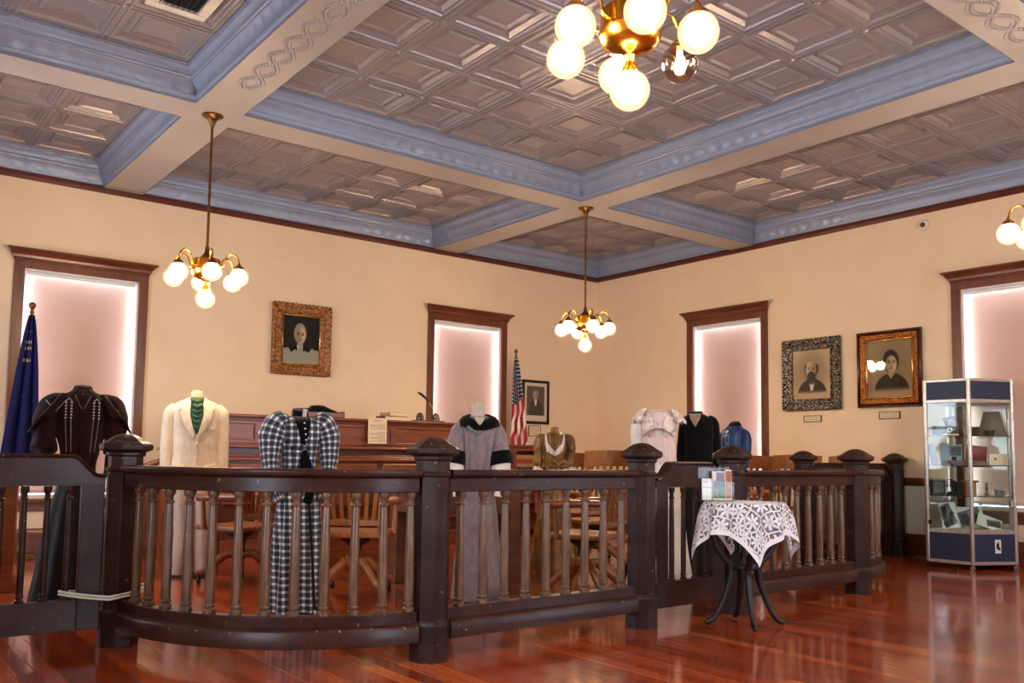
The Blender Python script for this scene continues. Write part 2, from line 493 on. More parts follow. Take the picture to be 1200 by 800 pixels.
def thing(name, label, cat, loc=(0, 0, 0), rz=0.0, group=None):
    o = bpy.data.objects.new(name, None)
    o.empty_display_size = 0.1
    COL.objects.link(o)
    o.location = loc; o.rotation_euler = (0, 0, rz)
    o['label'] = label; o['category'] = cat
    if group: o['group'] = group
    return o
def tag(o, label, cat, group=None, kind=None):
    o['label'] = label; o['category'] = cat
    if group: o['group'] = group
    if kind: o['kind'] = kind
    return o
def struct(name, mb, mat, parent=None, **kw):
    o = mb.build(name, mat, parent, **kw)
    if parent is None: o['kind'] = 'structure'
    return o
def sempty(name, loc=(0, 0, 0), rz=0):
    o = bpy.data.objects.new(name, None); COL.objects.link(o); o.location = loc; o.rotation_euler = (0, 0, rz)
    o['kind'] = 'structure'
    return o
def kids(o):
    return [c for c in bpy.data.objects if c.parent == o]
def copy_tree(o, parent=None):
    c = o.copy(); COL.objects.link(c)
    if parent is not None: c.parent = parent
    for k in kids(o): copy_tree(k, c)
    return c
def relabel(o, label, loc=None, rz=None):
    o['label'] = label
    if loc is not None: o.location = loc
    if rz is not None: o.rotation_euler = (0, 0, rz)
    return o
# ------------------------------------------------------------------ the room
XW, XE, YS, YN = -0.45, 9.28, -0.43, 9.755
ZW, ZS, ZC = 3.76, 3.74, 4.01          # wall top, beam underside, ceiling panels
TH = 0.30
def wall_frame(side):
    # local x along the wall, local y outwards, z up, seen from inside x runs to the right
    if side == 'north': return frame_mat((XW, YN, 0), (1, 0, 0))
    if side == 'east': return frame_mat((XE, YN, 0), (0, -1, 0))
    if side == 'south': return frame_mat((XE, YS, 0), (-1, 0, 0))
    return frame_mat((XW, YS, 0), (0, 1, 0))
LEN = {'north': XE - XW, 'east': YN - YS, 'south': XE - XW, 'west': YN - YS}
def along(side, c):
    return {'north': c - XW, 'east': YN - c, 'south': XE - c, 'west': c - YS}[side]
Z0, Z1 = 0.55, 2.80
WINS = [('north', 2.03, 1.08), ('north', 6.865, 1.12), ('east', 7.305, 1.11), ('east', 3.71, 1.12),
        ('south', 6.865, 1.12), ('south', 2.6, 1.12), ('west', 2.6, 1.12), ('west', 7.305, 1.12)]
for side in ('north', 'east', 'south', 'west'):
    holes = sorted([(along(side, c) - w / 2, along(side, c) + w / 2) for sd, c, w in WINS if sd == side])
    mb = MB(); L = LEN[side]; x = -TH if side in ('north', 'south') else 0
    xe = L + TH if side in ('north', 'south') else L
    for a, b in holes:
        mb.box((x, 0, 0), (a, TH, ZC + 0.2)); mb.box((a, 0, 0), (b, TH, Z0)); mb.box((a, 0, Z1), (b, TH, ZC + 0.2)); x = b
    mb.box((x, 0, 0), (xe, TH, ZC + 0.2))
    o = struct('wall_' + side, mb, M['wall'], fix=True); o.matrix_world = wall_frame(side)
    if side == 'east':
        o.data.materials.append(M['wall_low_daylit'])

floor = MB().box((XW - TH, YS - TH, -0.12), (XE + TH, YN + TH, 0.0))
struct('floor', floor, M['floor'])

# trims that run along the walls
def strip(name, side, a, b, prof, mat, bev=0.004):
    mb = MB()
    # prof: polygon (y into the room is negative, z)
    n = len(prof)
    vs = [(a, y, z) for y, z in prof] + [(b, y, z) for y, z in prof]
    fs = [tuple(range(n)), tuple(reversed(range(n, 2 * n)))] + [(i, i + n, (i + 1) % n + n, (i + 1) % n) for i in range(n)]
    mb.add(vs, fs)
    o = struct(name, mb, mat, bevel=bev); o.matrix_world = wall_frame(side); return o
baseprof = [(0, 0), (-0.022, 0), (-0.022, 0.20), (-0.014, 0.225), (0, 0.24)]
chairprof = [(0, 0.745), (-0.018, 0.75), (-0.032, 0.775), (-0.032, 0.81), (-0.02, 0.83), (0, 0.835)]
picprof = [(0, 3.69), (-0.02, 3.69), (-0.036, 3.72), (-0.036, 3.755), (0, 3.765)]
k = 1
for side in ('north', 'east', 'south', 'west'):
    L = LEN[side]
    strip('baseboard_' + side, side, 0, L, baseprof, M['trimwoodh'])
    strip('trim_%d' % k, side, 0, L, picprof, M['redtrim'], 0.003); k += 1
    holes = sorted([(along(side, c) - w / 2 - 0.1, along(side, c) + w / 2 + 0.1) for sd, c, w in WINS if sd == side])
    if side != 'north':
        x = 0
        for a, b in holes + [(L, L)]:
            if a > x: strip('trim_%d' % k, side, x, a, chairprof, M['trimwoodh']); k += 1
            x = b

lw = MB(); xx = 0  # thin added slabs, their pale colour standing in for daylight on the low wall
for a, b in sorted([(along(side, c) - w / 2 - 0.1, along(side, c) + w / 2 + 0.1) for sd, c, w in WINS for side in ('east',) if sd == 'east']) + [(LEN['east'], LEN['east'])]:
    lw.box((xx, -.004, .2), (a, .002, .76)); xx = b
lw = struct('trim_40', lw, M['wall_low_daylit']); lw.matrix_world = wall_frame('east')
# windows, blinds, daylight
def window(n, side, c, w, blind, label, roll=0.0, power=60):
    fm = wall_frame(side); u = along(side, c)
    root = sempty('window_%d' % n); root.matrix_world = fm @ Matrix.Translation((u, 0, 0))
    h = w / 2
    f = MB(); cw = 0.095
    f.box((-h - cw, -0.028, Z0 - 0.02), (-h, 0.0, Z1)); f.box((h, -0.028, Z0 - 0.02), (h + cw, 0.0, Z1))
    f.box((-h - cw, -0.028, Z1), (h + cw, 0, Z1 + 0.075))
    pass
    f.build('window_frame', M['trimwood'], root, bevel=0.004)
    # cornice: stepped and flared towards the top
    prof = [(0.0, Z1 + 0.075), (-0.034, Z1 + 0.075), (-0.034, Z1 + 0.09), (-0.045, Z1 + 0.10), (-0.05, Z1 + 0.125), (-0.085, Z1 + 0.165), (-0.10, Z1 + 0.172), (-0.10, Z1 + 0.19), (0.0, Z1 + 0.19)]
    cn = MB(); rr = []
    for sgn in (-1, 1):
        rr.append([(sgn * (h + cw + max(0, -y - 0.028)), y, z) for y, z in prof])
    cn.rings(rr); cn.build('cornice', M['trimwoodh'], root)
    s = MB(); s.box((-h - cw - 0.03, -0.09, Z0 - 0.05), (h + cw + 0.03, 0.0, Z0 - 0.02)); s.box((-h - cw, -0.025, Z0 - 0.14), (h + cw, 0, Z0 - 0.05))
    s.build('window_sill', M['trimwoodh'], root, bevel=0.004)
    r = MB(); t = 0.012
    r.box((-h, 0.02, Z0), (-h + t, TH, Z1)); r.box((h - t, 0.02, Z0), (h, TH, Z1)); r.box((-h, 0.02, Z1 - t), (h, TH, Z1)); r.box((-h, 0, Z0), (h, TH, Z0 + t))
    r.build('reveal', M['white_paint'], root)
    sa = MB(); y0, y1 = 0.235, 0.27
    zs = (Z0 + Z1) / 2
    for zz0, zz1 in ((Z0 + t, zs + 0.02), (zs - 0.02, Z1 - t)):
        sa.box((-h + t, y0, zz0), (-h + t + 0.045, y1, zz1)); sa.box((h - t - 0.045, y0, zz0), (h - t, y1, zz1))
        sa.box((-h + t, y0, zz0), (h - t, y1, zz0 + 0.045)); sa.box((-h + t, y0, zz1 - 0.045), (h - t, y1, zz1))
    sa.build('sash', M['white_paint'], root, bevel=0.003)
    MB().box((-h + t, 0.25, Z0 + t), (h - t, 0.254, Z1 - t)).build('pane', M['glass'], root)
    if blind:
        g = 0.085
        MB().box((-h + g, 0.19, Z0 + 0.02), (h - g, 0.20, Z1 - 0.075)).build('added_blackout_board', M['white_paint'], root, bevel=0.003)  # unseen board, added so daylight reaches only the blind's edges
        bl = thing('roller_blind', label, 'window blind', (0, 0, 0))
        bl.matrix_world = fm @ Matrix.Translation((u, 0.055, Z1 - 0.03))
        bb = MB(); nx = 24; z_b = Z0 + 0.06 - (Z1 - 0.03); bw = h - t - 0.012
        rows = 30; vs = []; fs = []
        for i in range(rows + 1):
            for j in range(nx + 1):
                a = j / nx; zz = -0.015 + (z_b + 0.015) * i / rows
                vs.append((-bw + 2 * bw * a, 0.006 * math.sin(a * PI) * (i / rows) + 0.002 * math.sin(7 * a + i * .3), zz))
        for i in range(rows):
            for j in range(nx):
                q = i * (nx + 1) + j; fs.append((q, q + 1, q + nx + 2, q + nx + 1))
        bb.add(vs, fs); bb.build('fabric', M['blind'], bl, smooth=True, fix=False)
        MB().tube([(-bw - 0.004, 0, 0), (bw + 0.004, 0, 0)], 0.019, 12).build('roller', M['white_paint'], bl, smooth=40)
        MB().box((-bw, -0.006, z_b - 0.02), (bw, 0.008, z_b + 0.006)).build('hem_bar', M['blind'], bl, bevel=0.002)
    ld = bpy.data.lights.new('daylight', 'AREA'); ld.shape = 'RECTANGLE'; ld.size = w + 0.5; ld.size_y = Z1 - Z0 + 0.5
    ld.energy = power; ld.color = DAYCOL
    lo = bpy.data.objects.new('daylight', ld); COL.objects.link(lo)
    lo.matrix_world = fm @ Matrix.Translation((u, TH + 0.35, (Z0 + Z1) / 2)) @ Matrix.Rotation(-PI / 2, 4, 'X')
    return root
BL = ['closed pale roller blind in the window behind the blue flag', 'closed pinkish roller blind in the narrow window behind the grey robe',
      'closed pale roller blind with bright edges beside the bearded man portrait', 'closed pale roller blind behind the glass display case']
for i, (sd, c, w) in enumerate(WINS):
    window(i + 1, sd, c, w, i < 4, BL[i] if i < 4 else None, power=BLINDW if i < 4 else DAYW)

# ------------------------------------------------------------------ pressed tin ceiling
BX = [(XW, 2.17), (2.55, 6.28), (6.65, XE)]
BY = [(YS, 2.12), (2.48, 6.85), (7.20, YN)]
cp = [(0.003, ZS - 0.001), (0.003, 3.762), (.012, 3.768), (.016, 3.795), (.008, 3.80), (.012, 3.825), (.026, 3.855), (.05, 3.885), (.058, 3.89), (.058, 3.905), (.07, 3.91), (.07, 3.925), (.078, 3.945), (.096, 3.965), (.104, 3.97), (.104, 3.985), (.11, 3.988), (.11, ZC + 0.002)]
emb = {4: .3, 5: 1.0, 6: 1.2, 7: .4, 3: .0, 2: .0, 12: .3, 13: .3}
crown = MB()
for (x0, x1) in BX:
    for (y0, y1) in BY:
        cs = [(x0, y0), (x1, y0), (x1, y1), (x0, y1)]
        for q in range(4):
            A = Vector(cs[q]); B = Vector(cs[(q + 1) % 4]); d = (B - A); L = d.length; d.normalize(); nn = Vector((-d.y, d.x))
            ns = max(2, int(L / 0.035)); rr = []
            for i in range(ns + 1):
                tt = i / ns; ring = []
                for kx, (o, z) in enumerate(cp):
                    s0 = o + (L - 2 * o) * tt
                    e = emb.get(kx, 0)
                    am = 0.018 * e * (abs(math.sin(PI * s0 / 0.15)) - .5) if e else 0.0
                    if i in (0, ns): am = 0
                    p = A + d * s0 + nn * (o + am * .8)
                    ring.append((p.x, p.y, z - abs(am) * .6))
                rr.append(ring)
            crown.rings(rr, False, False, closed=False)
struct('trim_30', crown, M['crown'], smooth=50, fix=False)
beams = MB()
for (a, b) in ((2.17, 2.55), (6.28, 6.65)):
    beams.box((a, YS, ZS), (b, YN, ZC + 0.03))
for (a, b) in ((2.12, 2.48), (6.85, 7.20)):
    for (c, d) in ((XW, 2.17), (2.55, 6.28), (6.65, XE)):
        beams.box((c, a, ZS), (d, b, ZC + 0.03))
struct('trim_31', beams, M['soffit'])

tp = [(0, 0), (.052, 0), (.06, .014), (.074, .014), (.098, .040), (.135, .040), (.142, .022), (.158, .022), (.172, .040)]
tiles = MB()
for (x0, x1) in BX:
    for (y0, y1) in BY:
        X0, X1, Y0, Y1 = x0 + .11, x1 - .11, y0 + .11, y1 - .11
        nx = max(1, round((X1 - X0) / 0.588)); ny = max(1, round((Y1 - Y0) / 0.588))
        w, h = (X1 - X0) / nx, (Y1 - Y0) / ny
        for i in range(nx):
            for j in range(ny):
                a, b = X0 + i * w, Y0 + j * h
                rr = [[(a + d, b + d, ZC + z), (a + w - d, b + d, ZC + z), (a + w - d, b + h - d, ZC + z), (a + d, b + h - d, ZC + z)] for d, z in tp]
                tiles.rings(rr, False, True)
        # small beads along the ribs and a boss on each crossing
        for i in range(nx + 1):
            for s in (-.022, .022):
                xx = X0 + i * w + s
                if X0 < xx < X1: tiles.box((xx - .006, Y0, ZC - .010), (xx + .006, Y1, ZC + .002))
        for j in range(ny + 1):
            for s in (-.022, .022):
                yy = Y0 + j * h + s
                if Y0 < yy < Y1: tiles.box((X0, yy - .006, ZC - .009), (X1, yy + .006, ZC + .002))
        for i in range(1, nx):
            for j in range(1, ny):
                tiles.lathe([(.001, -.022), (.018, -.018), (.03, -.006), (.032, .002)], 8, (X0 + i * w, Y0 + j * h, ZC))
        tiles.box((x0, y0, ZC + .06), (x1, y1, ZC + .10))
o = struct('ceiling', tiles, M['tin'], fix=False)

# embossed wreath chains under the beams, either side of each crossing
orn = MB(); rnd = random.Random(3)
def wreath_run(cx, cy, dx, dy, n0, n1):
    for q in range(n0, n1):
        for sgn in (-1, 1):
            steps = 13
            for i in range(steps):
                t = (i + .5) / steps
                s = 0.42 + (q + t) * 0.27
                off = sgn * 0.066 * math.sin(PI * t)
                for lf in (-1, 1):
                    px = cx + dx * s - dy * (off + lf * .016); py = cy + dy * s + dx * (off + lf * .016)
                    a = math.atan2(dy, dx) + sgn * math.cos(PI * t) * .8 + lf * .6
                    m = Matrix.Translation((px, py, ZS)) @ Matrix.Rotation(a, 4, 'Z') @ Matrix.Diagonal((1.6, .75, .62, 1))
                    orn.lathe([(.0005, -.016), (.009, -.012), (.013, 0)], 6, mtx=m)
for cx, cy, dx, dy, n in ((2.36, 7.02, 0, -1, 8), (6.465, 2.30, -1, 0, 5), (2.36, 2.30, 1, 0, 5), (6.465, 2.30, 1, 0, 4), (2.36, 2.3, 0, 1, 6)):
    wreath_run(cx, cy, dx, dy, 1 if n > 5 else 0, n)
struct('trim_32', orn, M['soffit'], smooth=True, fix=False)

# ceiling vent
v = thing('ceiling_vent', 'white square air vent with black grille set in the tin ceiling', 'vent', (1.73, 5.80, ZC - 0.012))
f = MB()
for a, b in (((-.2, -.2), (.2, -.13)), ((-.2, .13), (.2, .2)), ((-.2, -.13), (-.13, .13)), ((.13, -.13), (.2, .13))):
    f.box((a[0], a[1], -.012), (b[0], b[1], .02))
f.build('frame', M['offwhite'], v, bevel=.004)
MB().box((-.13, -.13, .012), (.13, .13, .02)).build('backing', M['black'], v)
for i in range(7):
    MB().cbox((-.11 + i * .037, 0, .0), (.004, .26, .022), ry=.5).build('slat', M['black'] if i % 7 else M['offwhite'], v)

# smoke detector on the east wall
d = thing('smoke_detector', 'small round white detector high on the wall above the portraits', 'smoke detector', (XE, 4.64, 3.56))
d.rotation_euler = (0, -PI / 2, 0)
MB().lathe([(.001, 0), (.062, 0), (.062, .012), (.054, .03), (.03, .036), (.001, .036)], 24).build('body', M['offwhite'], d, smooth=40)
MB().lathe([(.001, .030), (.028, .034), (.026, .046), (.001, .05)], 16).build('sensor', M['oldbrass'], d, smooth=40)

# ------------------------------------------------------------------ chandeliers
def chandelier(label, x, y, drop, phase, clear=None):
    t = thing('chandelier', label, 'chandelier', (x, y, ZS), 0, 'brass globe chandeliers')
    zb = -drop            # centre height of the bowl
    MB().lathe([(.001, 0), (.085, 0), (.084, -.008), (.05, -.02), (.026, -.06), (.014, -.10), (.001, -.10)], 24).build('canopy', M['oldbrass'], t, smooth=45)
    MB().tube([(0, 0, -.09), (0, 0, zb + .15)], .011, 10).build('rod', M['oldbrass'], t, smooth=45)
    MB().lathe([(.001, zb + .20), (.016, zb + .20), (.02, zb + .15), (.05, zb + .11), (.06, zb + .095), (.001, zb + .09)], 20).build('rod_cup', M['oldbrass'], t, smooth=50)
    MB().lathe([(.001, zb + .095), (.10, zb + .095), (.112, zb + .085), (.112, zb + .012), (.120, zb + .002), (.118, zb - .02), (.10, zb - .052), (.066, zb - .07), (.034, zb - .078), (.022, zb - .09), (.018, zb - .12), (.001, zb - .12)], 32).build('bowl', M['brass'], t, smooth=35)
    gr = .077; RG = .265; zg = zb - .05
    for k in range(6):
        a = phase + k * PI / 3; ca, sa = math.cos(a), math.sin(a)
        path = []
        for i in range(15):
            q = i / 14
            if q < .25:
                rr_, zz = .105 + q / .25 * .035, zb + .03 + q / .25 * .01
            else:
                th = PI - (q - .25) / .75 * PI * 1.02
                rr_ = .2025 + .0625 * math.cos(th); zz = zb + .045 + .095 * math.sin(th)
            path.append((rr_ * ca, rr_ * sa, zz))
        arm = MB().tube(path, .0065, 8).build('arm', M['brass'], t, smooth=60)
        gx, gy = RG * ca, RG * sa
        MB().lathe([(.001, .112), (.01, .11), (.012, .098), (.034, .082), (.042, .066), (.041, .058), (.001, .058)], 16, (gx, gy, zg)).build('fitter', M['oldbrass' if clear is None else 'brass'], arm, smooth=45)
        if clear is not None and k == clear:
            MB().sphere((gx, gy, zg), gr, 28, 18).build('clear_globe', M['smokeglass'], arm, smooth=True)['label'] = 'clear glass globe'
            MB().lathe([(.001, -.045), (.018, -.038), (.026, -.018), (.022, .002), (.013, .02), (.012, .055), (.001, .055)], 16, (gx, gy, zg)).build('bulb', M['bulb'], arm, smooth=True)
        else:
            MB().sphere((gx, gy, zg), gr, 28, 18).build('globe', M['globe'], arm, smooth=True); MB().sphere((gx, gy, zg + .005), .058, 20, 12).build('lamp_core', M['glow'], arm, smooth=True)
    zz = zb - .225
    MB().lathe([(.001, .11), (.02, .11), (.03, .09), (.042, .066), (.041, .058), (.001, .058)], 16, (0, 0, zz)).build('lower_fitter', M['brass'], t, smooth=45)
    lg = MB().sphere((0, 0, zz), gr, 28, 18).build('lower_globe', M['globe'], t, smooth=True); MB().sphere((0, 0, zz + .005), .058, 20, 12).build('lamp_core', M['glow'], lg, smooth=True)
    return t
CH = [('near brass chandelier cut by the top of the photo, one globe clear', 2.352, 2.30, 3.74 - 2.625, R(-4), 0),
      ('brass chandelier with glowing globes hanging left of the gilt portrait', 2.36, 7.02, 3.74 - 2.455, R(20), None),
      ('brass chandelier with glowing globes hanging in front of the room corner', 6.485, 7.005, 3.74 - 2.445, R(5), None),
      ('brass chandelier at the right edge above the last window', 6.44, 2.34, 3.74 - 2.62, R(-4), None)]
for c in CH: chandelier(*c)
# ------------------------------------------------------------------ the dark railing
CY = 3.73                               # centre line of the straight run
def newel(label, x, y, rz=R(22.5)):
    t = thing('newel_post', label, 'railing post', (x, y, 0), 0, 'octagonal railing posts')
    ap = 1 / math.cos(PI / 8)
    MB().lathe([(r * ap, z) for r, z in [(.001, 0), (.094, 0), (.094, .175), (.088, .19), (.083, .195), (.083, .90), (.001, .90)]], 8, phase=PI / 8).build('shaft', M['rail'], t, bevel=.003)
    MB().lathe([(r * ap, z) for r, z in [(.001, .895), (.083, .895), (.092, .90), (.094, .912), (.083, .92), (.080, .925), (.080, .985), (.001, .985)]], 8, phase=PI / 8).build('neck', M['rail'], t, bevel=.002)
    MB().lathe([(r * ap, z) for r, z in [(.001, .975), (.086, .975), (.092, .985), (.092, .998), (.108, 1.004), (.124, 1.012), (.126, 1.036), (.116, 1.044), (.094, 1.056), (.07, 1.074), (.045, 1.088), (.02, 1.095), (.001, 1.096)]], 8, phase=PI / 8).build('cap', M['rail'], t, bevel=.003)
    return t
E_Y = 4.95
newel('octagonal dark post joining the curved railing to the tied gate', 1.28, E_Y)
newel('large nearest octagonal dark post at the middle of the railing', 2.425, CY)
newel('octagonal dark post on the near side of the small gate', 3.925, CY)
newel('octagonal dark post behind the lace covered table', 4.79, CY)
newel('octagonal dark post where the railing turns at its far right end', 6.30, CY)
newel('octagonal dark post rising behind the right run of railing', 7.44, E_Y)
newel('dark post standing against the wall near the display case', 9.13, E_Y)
newel('dark post at the wall end of the tied gate', -0.25, E_Y)

bal_prof = [(.001, .24), (.028, .24), (.030, .252), (.029, .262), (.022, .266), (.020, .270), (.026, .276), (.027, .284), (.022, .290), (.0225, .30), (.0235, .42), (.0225, .55), (.0185, .745), (.018, .752), (.024, .756), (.025, .763), (.018, .768), (.018, .785), (.020, .79), (.026, .798), (.028, .806), (.028, .822), (.001, .822)]
cap_prof = [(-.058, .898), (-.062, .905), (-.062, .922), (-.054, .931), (.054, .931), (.062, .922), (.062, .905), (.058, .898), (.040, .892), (.040, .888), (-.040, .888), (-.040, .892)]
fas_prof = [(-.034, .82), (-.034, .89), (.034, .89), (.034, .82)]
bot_prof = [(-.032, .105), (-.032, .245), (.032, .245), (.032, .105)]
pl_prof = [(-.062, .100), (-.062, .172), (-.052, .187), (-.032, .193), (.032, .193), (.052, .187), (.062, .172), (.062, .100)]
def balustrade(label, path, spots):
    t = thing('balustrade', label, 'railing', (path[0][0], path[0][1], 0), 0, 'dark turned balustrade runs')
    ox, oy = path[0]; P = [(a - ox, b - oy) for a, b in path]
    MB().sweep(P, cap_prof).build('handrail', M['railx'], t, smooth=40, bevel=.002)
    MB().sweep(P, fas_prof).build('fascia', M['railx'], t, smooth=40, bevel=.004)
    MB().sweep(P, bot_prof).build('bottom_rail', M['railx'], t, smooth=40, bevel=.004)
    MB().sweep(P, pl_prof).build('plinth_board', M['railx'], t, smooth=40, bevel=.003)
    first = None
    for (x, y) in spots:
        if first is None:
            first = MB().lathe(bal_prof, 18).build('baluster', M['baluster'], t, smooth=35); first.location = (x - ox, y - oy, 0)
        else:
            c = first.copy(); COL.objects.link(c); c.parent = t; c.location = (x - ox, y - oy, 0); c.rotation_euler = (0, 0, (x * 7.7) % 6)
    return t
def arc(cx, cy, r, a0, a1, n):
    return [(cx + r * math.cos(R(a0 + (a1 - a0) * i / (n - 1))), cy + r * math.sin(R(a0 + (a1 - a0) * i / (n - 1)))) for i in range(n)]
balustrade('curved dark railing bulging out below the suit and checked dress', arc(2.42, 4.86, 1.13, 180.5, 265.6, 40), arc(2.42, 4.86, 1.13, 187, 264, 12))
balustrade('straight dark railing between the large near post and small gate', [(2.508, CY), (3.842, CY)], [(2.595 + i * .1445, CY) for i in range(9)])
balustrade('straight dark railing running right from the lace covered table', [(4.873, CY), (6.217, CY)], [(4.95 + i * .142, CY) for i in range(9)])
balustrade('curved dark railing turning back at the far right end', arc(6.30, 4.86, 1.13, -85.6, -.5, 30), arc(6.30, 4.86, 1.13, -84, -7, 12))

def gate(label, x0, x1, y, group, dip0=True, dip1=True, nb=4, hinge=None):
    t = thing('railing_gate', label, 'gate', (x0, y, 0), 0, group)
    w = x1 - x0; th = .022
    def topz(x):
        z = .985
        for on, dd in ((dip0, x), (dip1, w - x)):
            if on:
                q = min(1, max(0, (dd - .03) / .13)); q = q * q * (3 - 2 * q); z = min(z, .885 + .10 * q)
        return z
    n = 40; xs = [w * i / n for i in range(n + 1)]
    MB().prism([(x, topz(x) - .018) for x in xs] + [(w, .825), (0, .825)], -th, th).build('top_board', M['railx'], t)
    rr = []
    for x in xs:
        z = topz(x); rr.append([(x, -.036, z - .02), (x, -.042, z - .01), (x, -.036, z), (x, .036, z), (x, .042, z - .01), (x, .036, z - .02)])
    MB().rings(rr).build('handrail', M['railx'], t, smooth=40)
    sw = .11
    MB().box((0, -th, .095), (sw, th, .83)).build('stile', M['rail'], t, bevel=.004)
    MB().box((w - sw, -th, .095), (w, th, .83)).build('stile', M['rail'], t, bevel=.004)
    MB().box((sw, -th, .095), (w - sw, th, .25)).build('bottom_board', M['railx'], t, bevel=.004)
    for i in range(nb):
        x = sw + (w - 2 * sw) * (i + .5) / nb
        MB().lathe([(r * .72, z) for r, z in bal_prof], 14, (x, 0, 0)).build('baluster', M['rail'], t, smooth=35)
    if hinge is not None:
        hx = 0 if hinge == 0 else w
        for zc in (.33, .74):
            MB().lathe([(.001, -.085), (.006, -.082), (.008, -.074), (.004, -.066), (.007, -.062), (.007, .062), (.004, .066), (.008, .074), (.006, .082), (.001, .085)], 10, (hx - .012, -.028, zc)).build('hinge', M['oldbrass'], t, smooth=40)
    return t
gate('low swing gate with raised top between the two middle posts', 4.03, 4.685, CY, 'railing gates', nb=4, hinge=0)
gate('dark gate leaf tied with white cord at the left edge', 0.55, 1.18, E_Y, 'railing gates', False, True, 4)
gate('dark gate leaf beyond the tied one by the left wall', -0.14, 0.545, E_Y, 'railing gates', True, False, 4)
gate('dark gate leaf behind the right end of the railing beside post', 7.545, 8.29, E_Y, 'railing gates', True, False, 4)
gate('dark gate leaf nearest the wall post by the display case', 8.295, 9.03, E_Y, 'railing gates', False, True, 4)

# white cord looped round the gate stile and the post
cd = MB()
for dz, rr_ in ((0, .004), (.014, .004)):
    pts = []
    for i in range(33):
        a = 2 * PI * i / 32
        x = 1.20 + .21 * math.cos(a); y = E_Y + (.118 if math.cos(a) > 0 else .045 + .073 * (1 + math.cos(a))) * math.sin(a)
        pts.append((x, y, .262 + dz + .018 * abs(math.cos(a)) - .012 * math.sin(a) * math.sin(a)))
    cd.tube(pts, .0065, 6)
tag(cd.build('tie_cord', M['cord'], None, smooth=True), 'white cord looped around the gate and curved railing post', 'cord')

# ------------------------------------------------------------------ lace covered iron table with a leaflet holder
t = thing('side_table', 'small black iron legged table under a white lace cloth', 'table', (4.47, 3.39, 0), R(-38))
MB().lathe([(.001, .715), (.225, .715), (.235, .722), (.235, .735), (.228, .74), (.001, .74)], 32).build('tabletop', M['rail'], t, smooth=40)
for k in range(4):
    a = -PI / 2 + k * PI / 2; ca, sa = math.cos(a), math.sin(a)
    pr = [(.17, .712), (.19, .66), (.20, .58), (.19, .50), (.15, .43), (.10, .385), (.075, .34), (.085, .27), (.12, .17), (.155, .09), (.19, .04), (.225, .02), (.245, .024)]
    rad = [.014, .015, .018, .020, .021, .024, .027, .024, .019, .017, .017, .022, .012]
    lg = MB().tube([(r * ca, r * sa, z) for r, z in pr], rad, 8).build('leg', M['iron'], t, smooth=50)
    lg.modifiers.new('u', 'SUBSURF').render_levels = 1
    # twisted vine that runs back under the top, ending in a curl
    vp = [(.10, .385), (.06, .42), (.05, .48), (.07, .53), (.10, .54), (.11, .51), (.095, .49)]
    MB().tube([(r * ca, r * sa, z) for r, z in vp], [.010, .009, .008, .007, .007, .006, .004], 6).build('scroll', M['iron'], lg, smooth=50)
MB().lathe([(.001, .34), (.08, .34), (.085, .352), (.08, .364), (.001, .364)], 16).build('stretcher_plate', M['iron'], t, smooth=40)

def lace():
    n = 84; S = .86; rt = .238
    vs = []; uvs = []; fs = []
    for i in range(n + 1):
        for j in range(n + 1):
            u, v = i / n, j / n
            x, y = (u - .5) * S, (v - .5) * S
            r = math.hypot(x, y); a = math.atan2(y, x)
            # scalloped edge
            if i in (0, n) or j in (0, n):
                k = j if i in (0, n) else i
                x *= 1 + .008 * math.cos(k * 1.9); y *= 1 + .008 * math.cos(k * 1.9)
            if r <= rt:
                p = (x, y, .7435)
            else:
                h = r - rt
                fold = .020 * math.sin(a * 9 + .8) * min(1, h / .10) + .012 * math.sin(a * 14)*min(1, h / .15)
                out = rt + .018 * (1 - math.exp(-h / .03)) + fold + h * .16
                p = (out * math.cos(a), out * math.sin(a), .7435 - h * .97 + .004)
            vs.append(p); uvs.append((u, v))
    for i in range(n):
        for j in range(n):
            q = i * (n + 1) + j; fs.append((q, q + n + 1, q + n + 2, q + 1))
    mb = MB(); mb.add(vs, fs)
    o = mb.build('lace_tablecloth', M['tablelace'], None, smooth=True, uv=uvs, fix=False)
    o.location = (4.47, 3.39, 0); o.rotation_euler = (0, 0, R(-38 + 90 + 45))
    return tag(o, 'white floral lace cloth draped over the small iron table', 'tablecloth')
lace()

h = thing('leaflet_holder', 'clear acrylic leaflet holder standing on the lace cloth', 'leaflet holder', (4.34, 3.50, .748), R(-36))
g = MB(); w2 = .098
g.box((-w2, -.05, 0), (w2, .05, .004)); g.box((-w2, .046, 0), (w2, .05, .205)); g.box((-w2, -.05, 0), (-w2 + .003, .05, .19)); g.box((w2 - .003, -.05, 0), (w2, .05, .19)); g.box((-w2, -.05, 0), (w2, -.047, .12))
g.build('tray', M['acrylic'], h)
MB().box((-.03, -.046, .004), (-.027, .046, .16)).build('divider', M['acrylic'], h)
def leaflet(label, x, yb, z, w, hh, bands, tilt=-.06, rz=R(-36)):
    c, s = math.cos(rz), math.sin(rz)
    lx, ly = x * c - yb * s + 4.34, x * s + yb * c + 3.50
    t = thing('leaflet', label, 'leaflet', (lx, ly, z), rz, 'leaflets in the holder')
    MB().box((-w / 2, -.0015, 0), (w / 2, .0015, hh)).build('sheet', M['whitepaper'], t)
    for (a, b, c0, c1, colr) in bands:
        m = mat_simple('leaflet_print', lin(colr), None, 0.5, nscale=40)
        MB().box((a * w - w / 2, -.0022, b * hh), (c0 * w - w / 2, -.0014, c1 * hh)).build('printed_panel', m, t)
    t.rotation_euler = (tilt, 0, rz)
leaflet('white folded leaflet at the left of the clear holder', -.062, -.02, .755, .06, .13, [(.1, .55, .9, .62, (190, 190, 200)), (.1, .8, .7, .86, (170, 170, 190))])
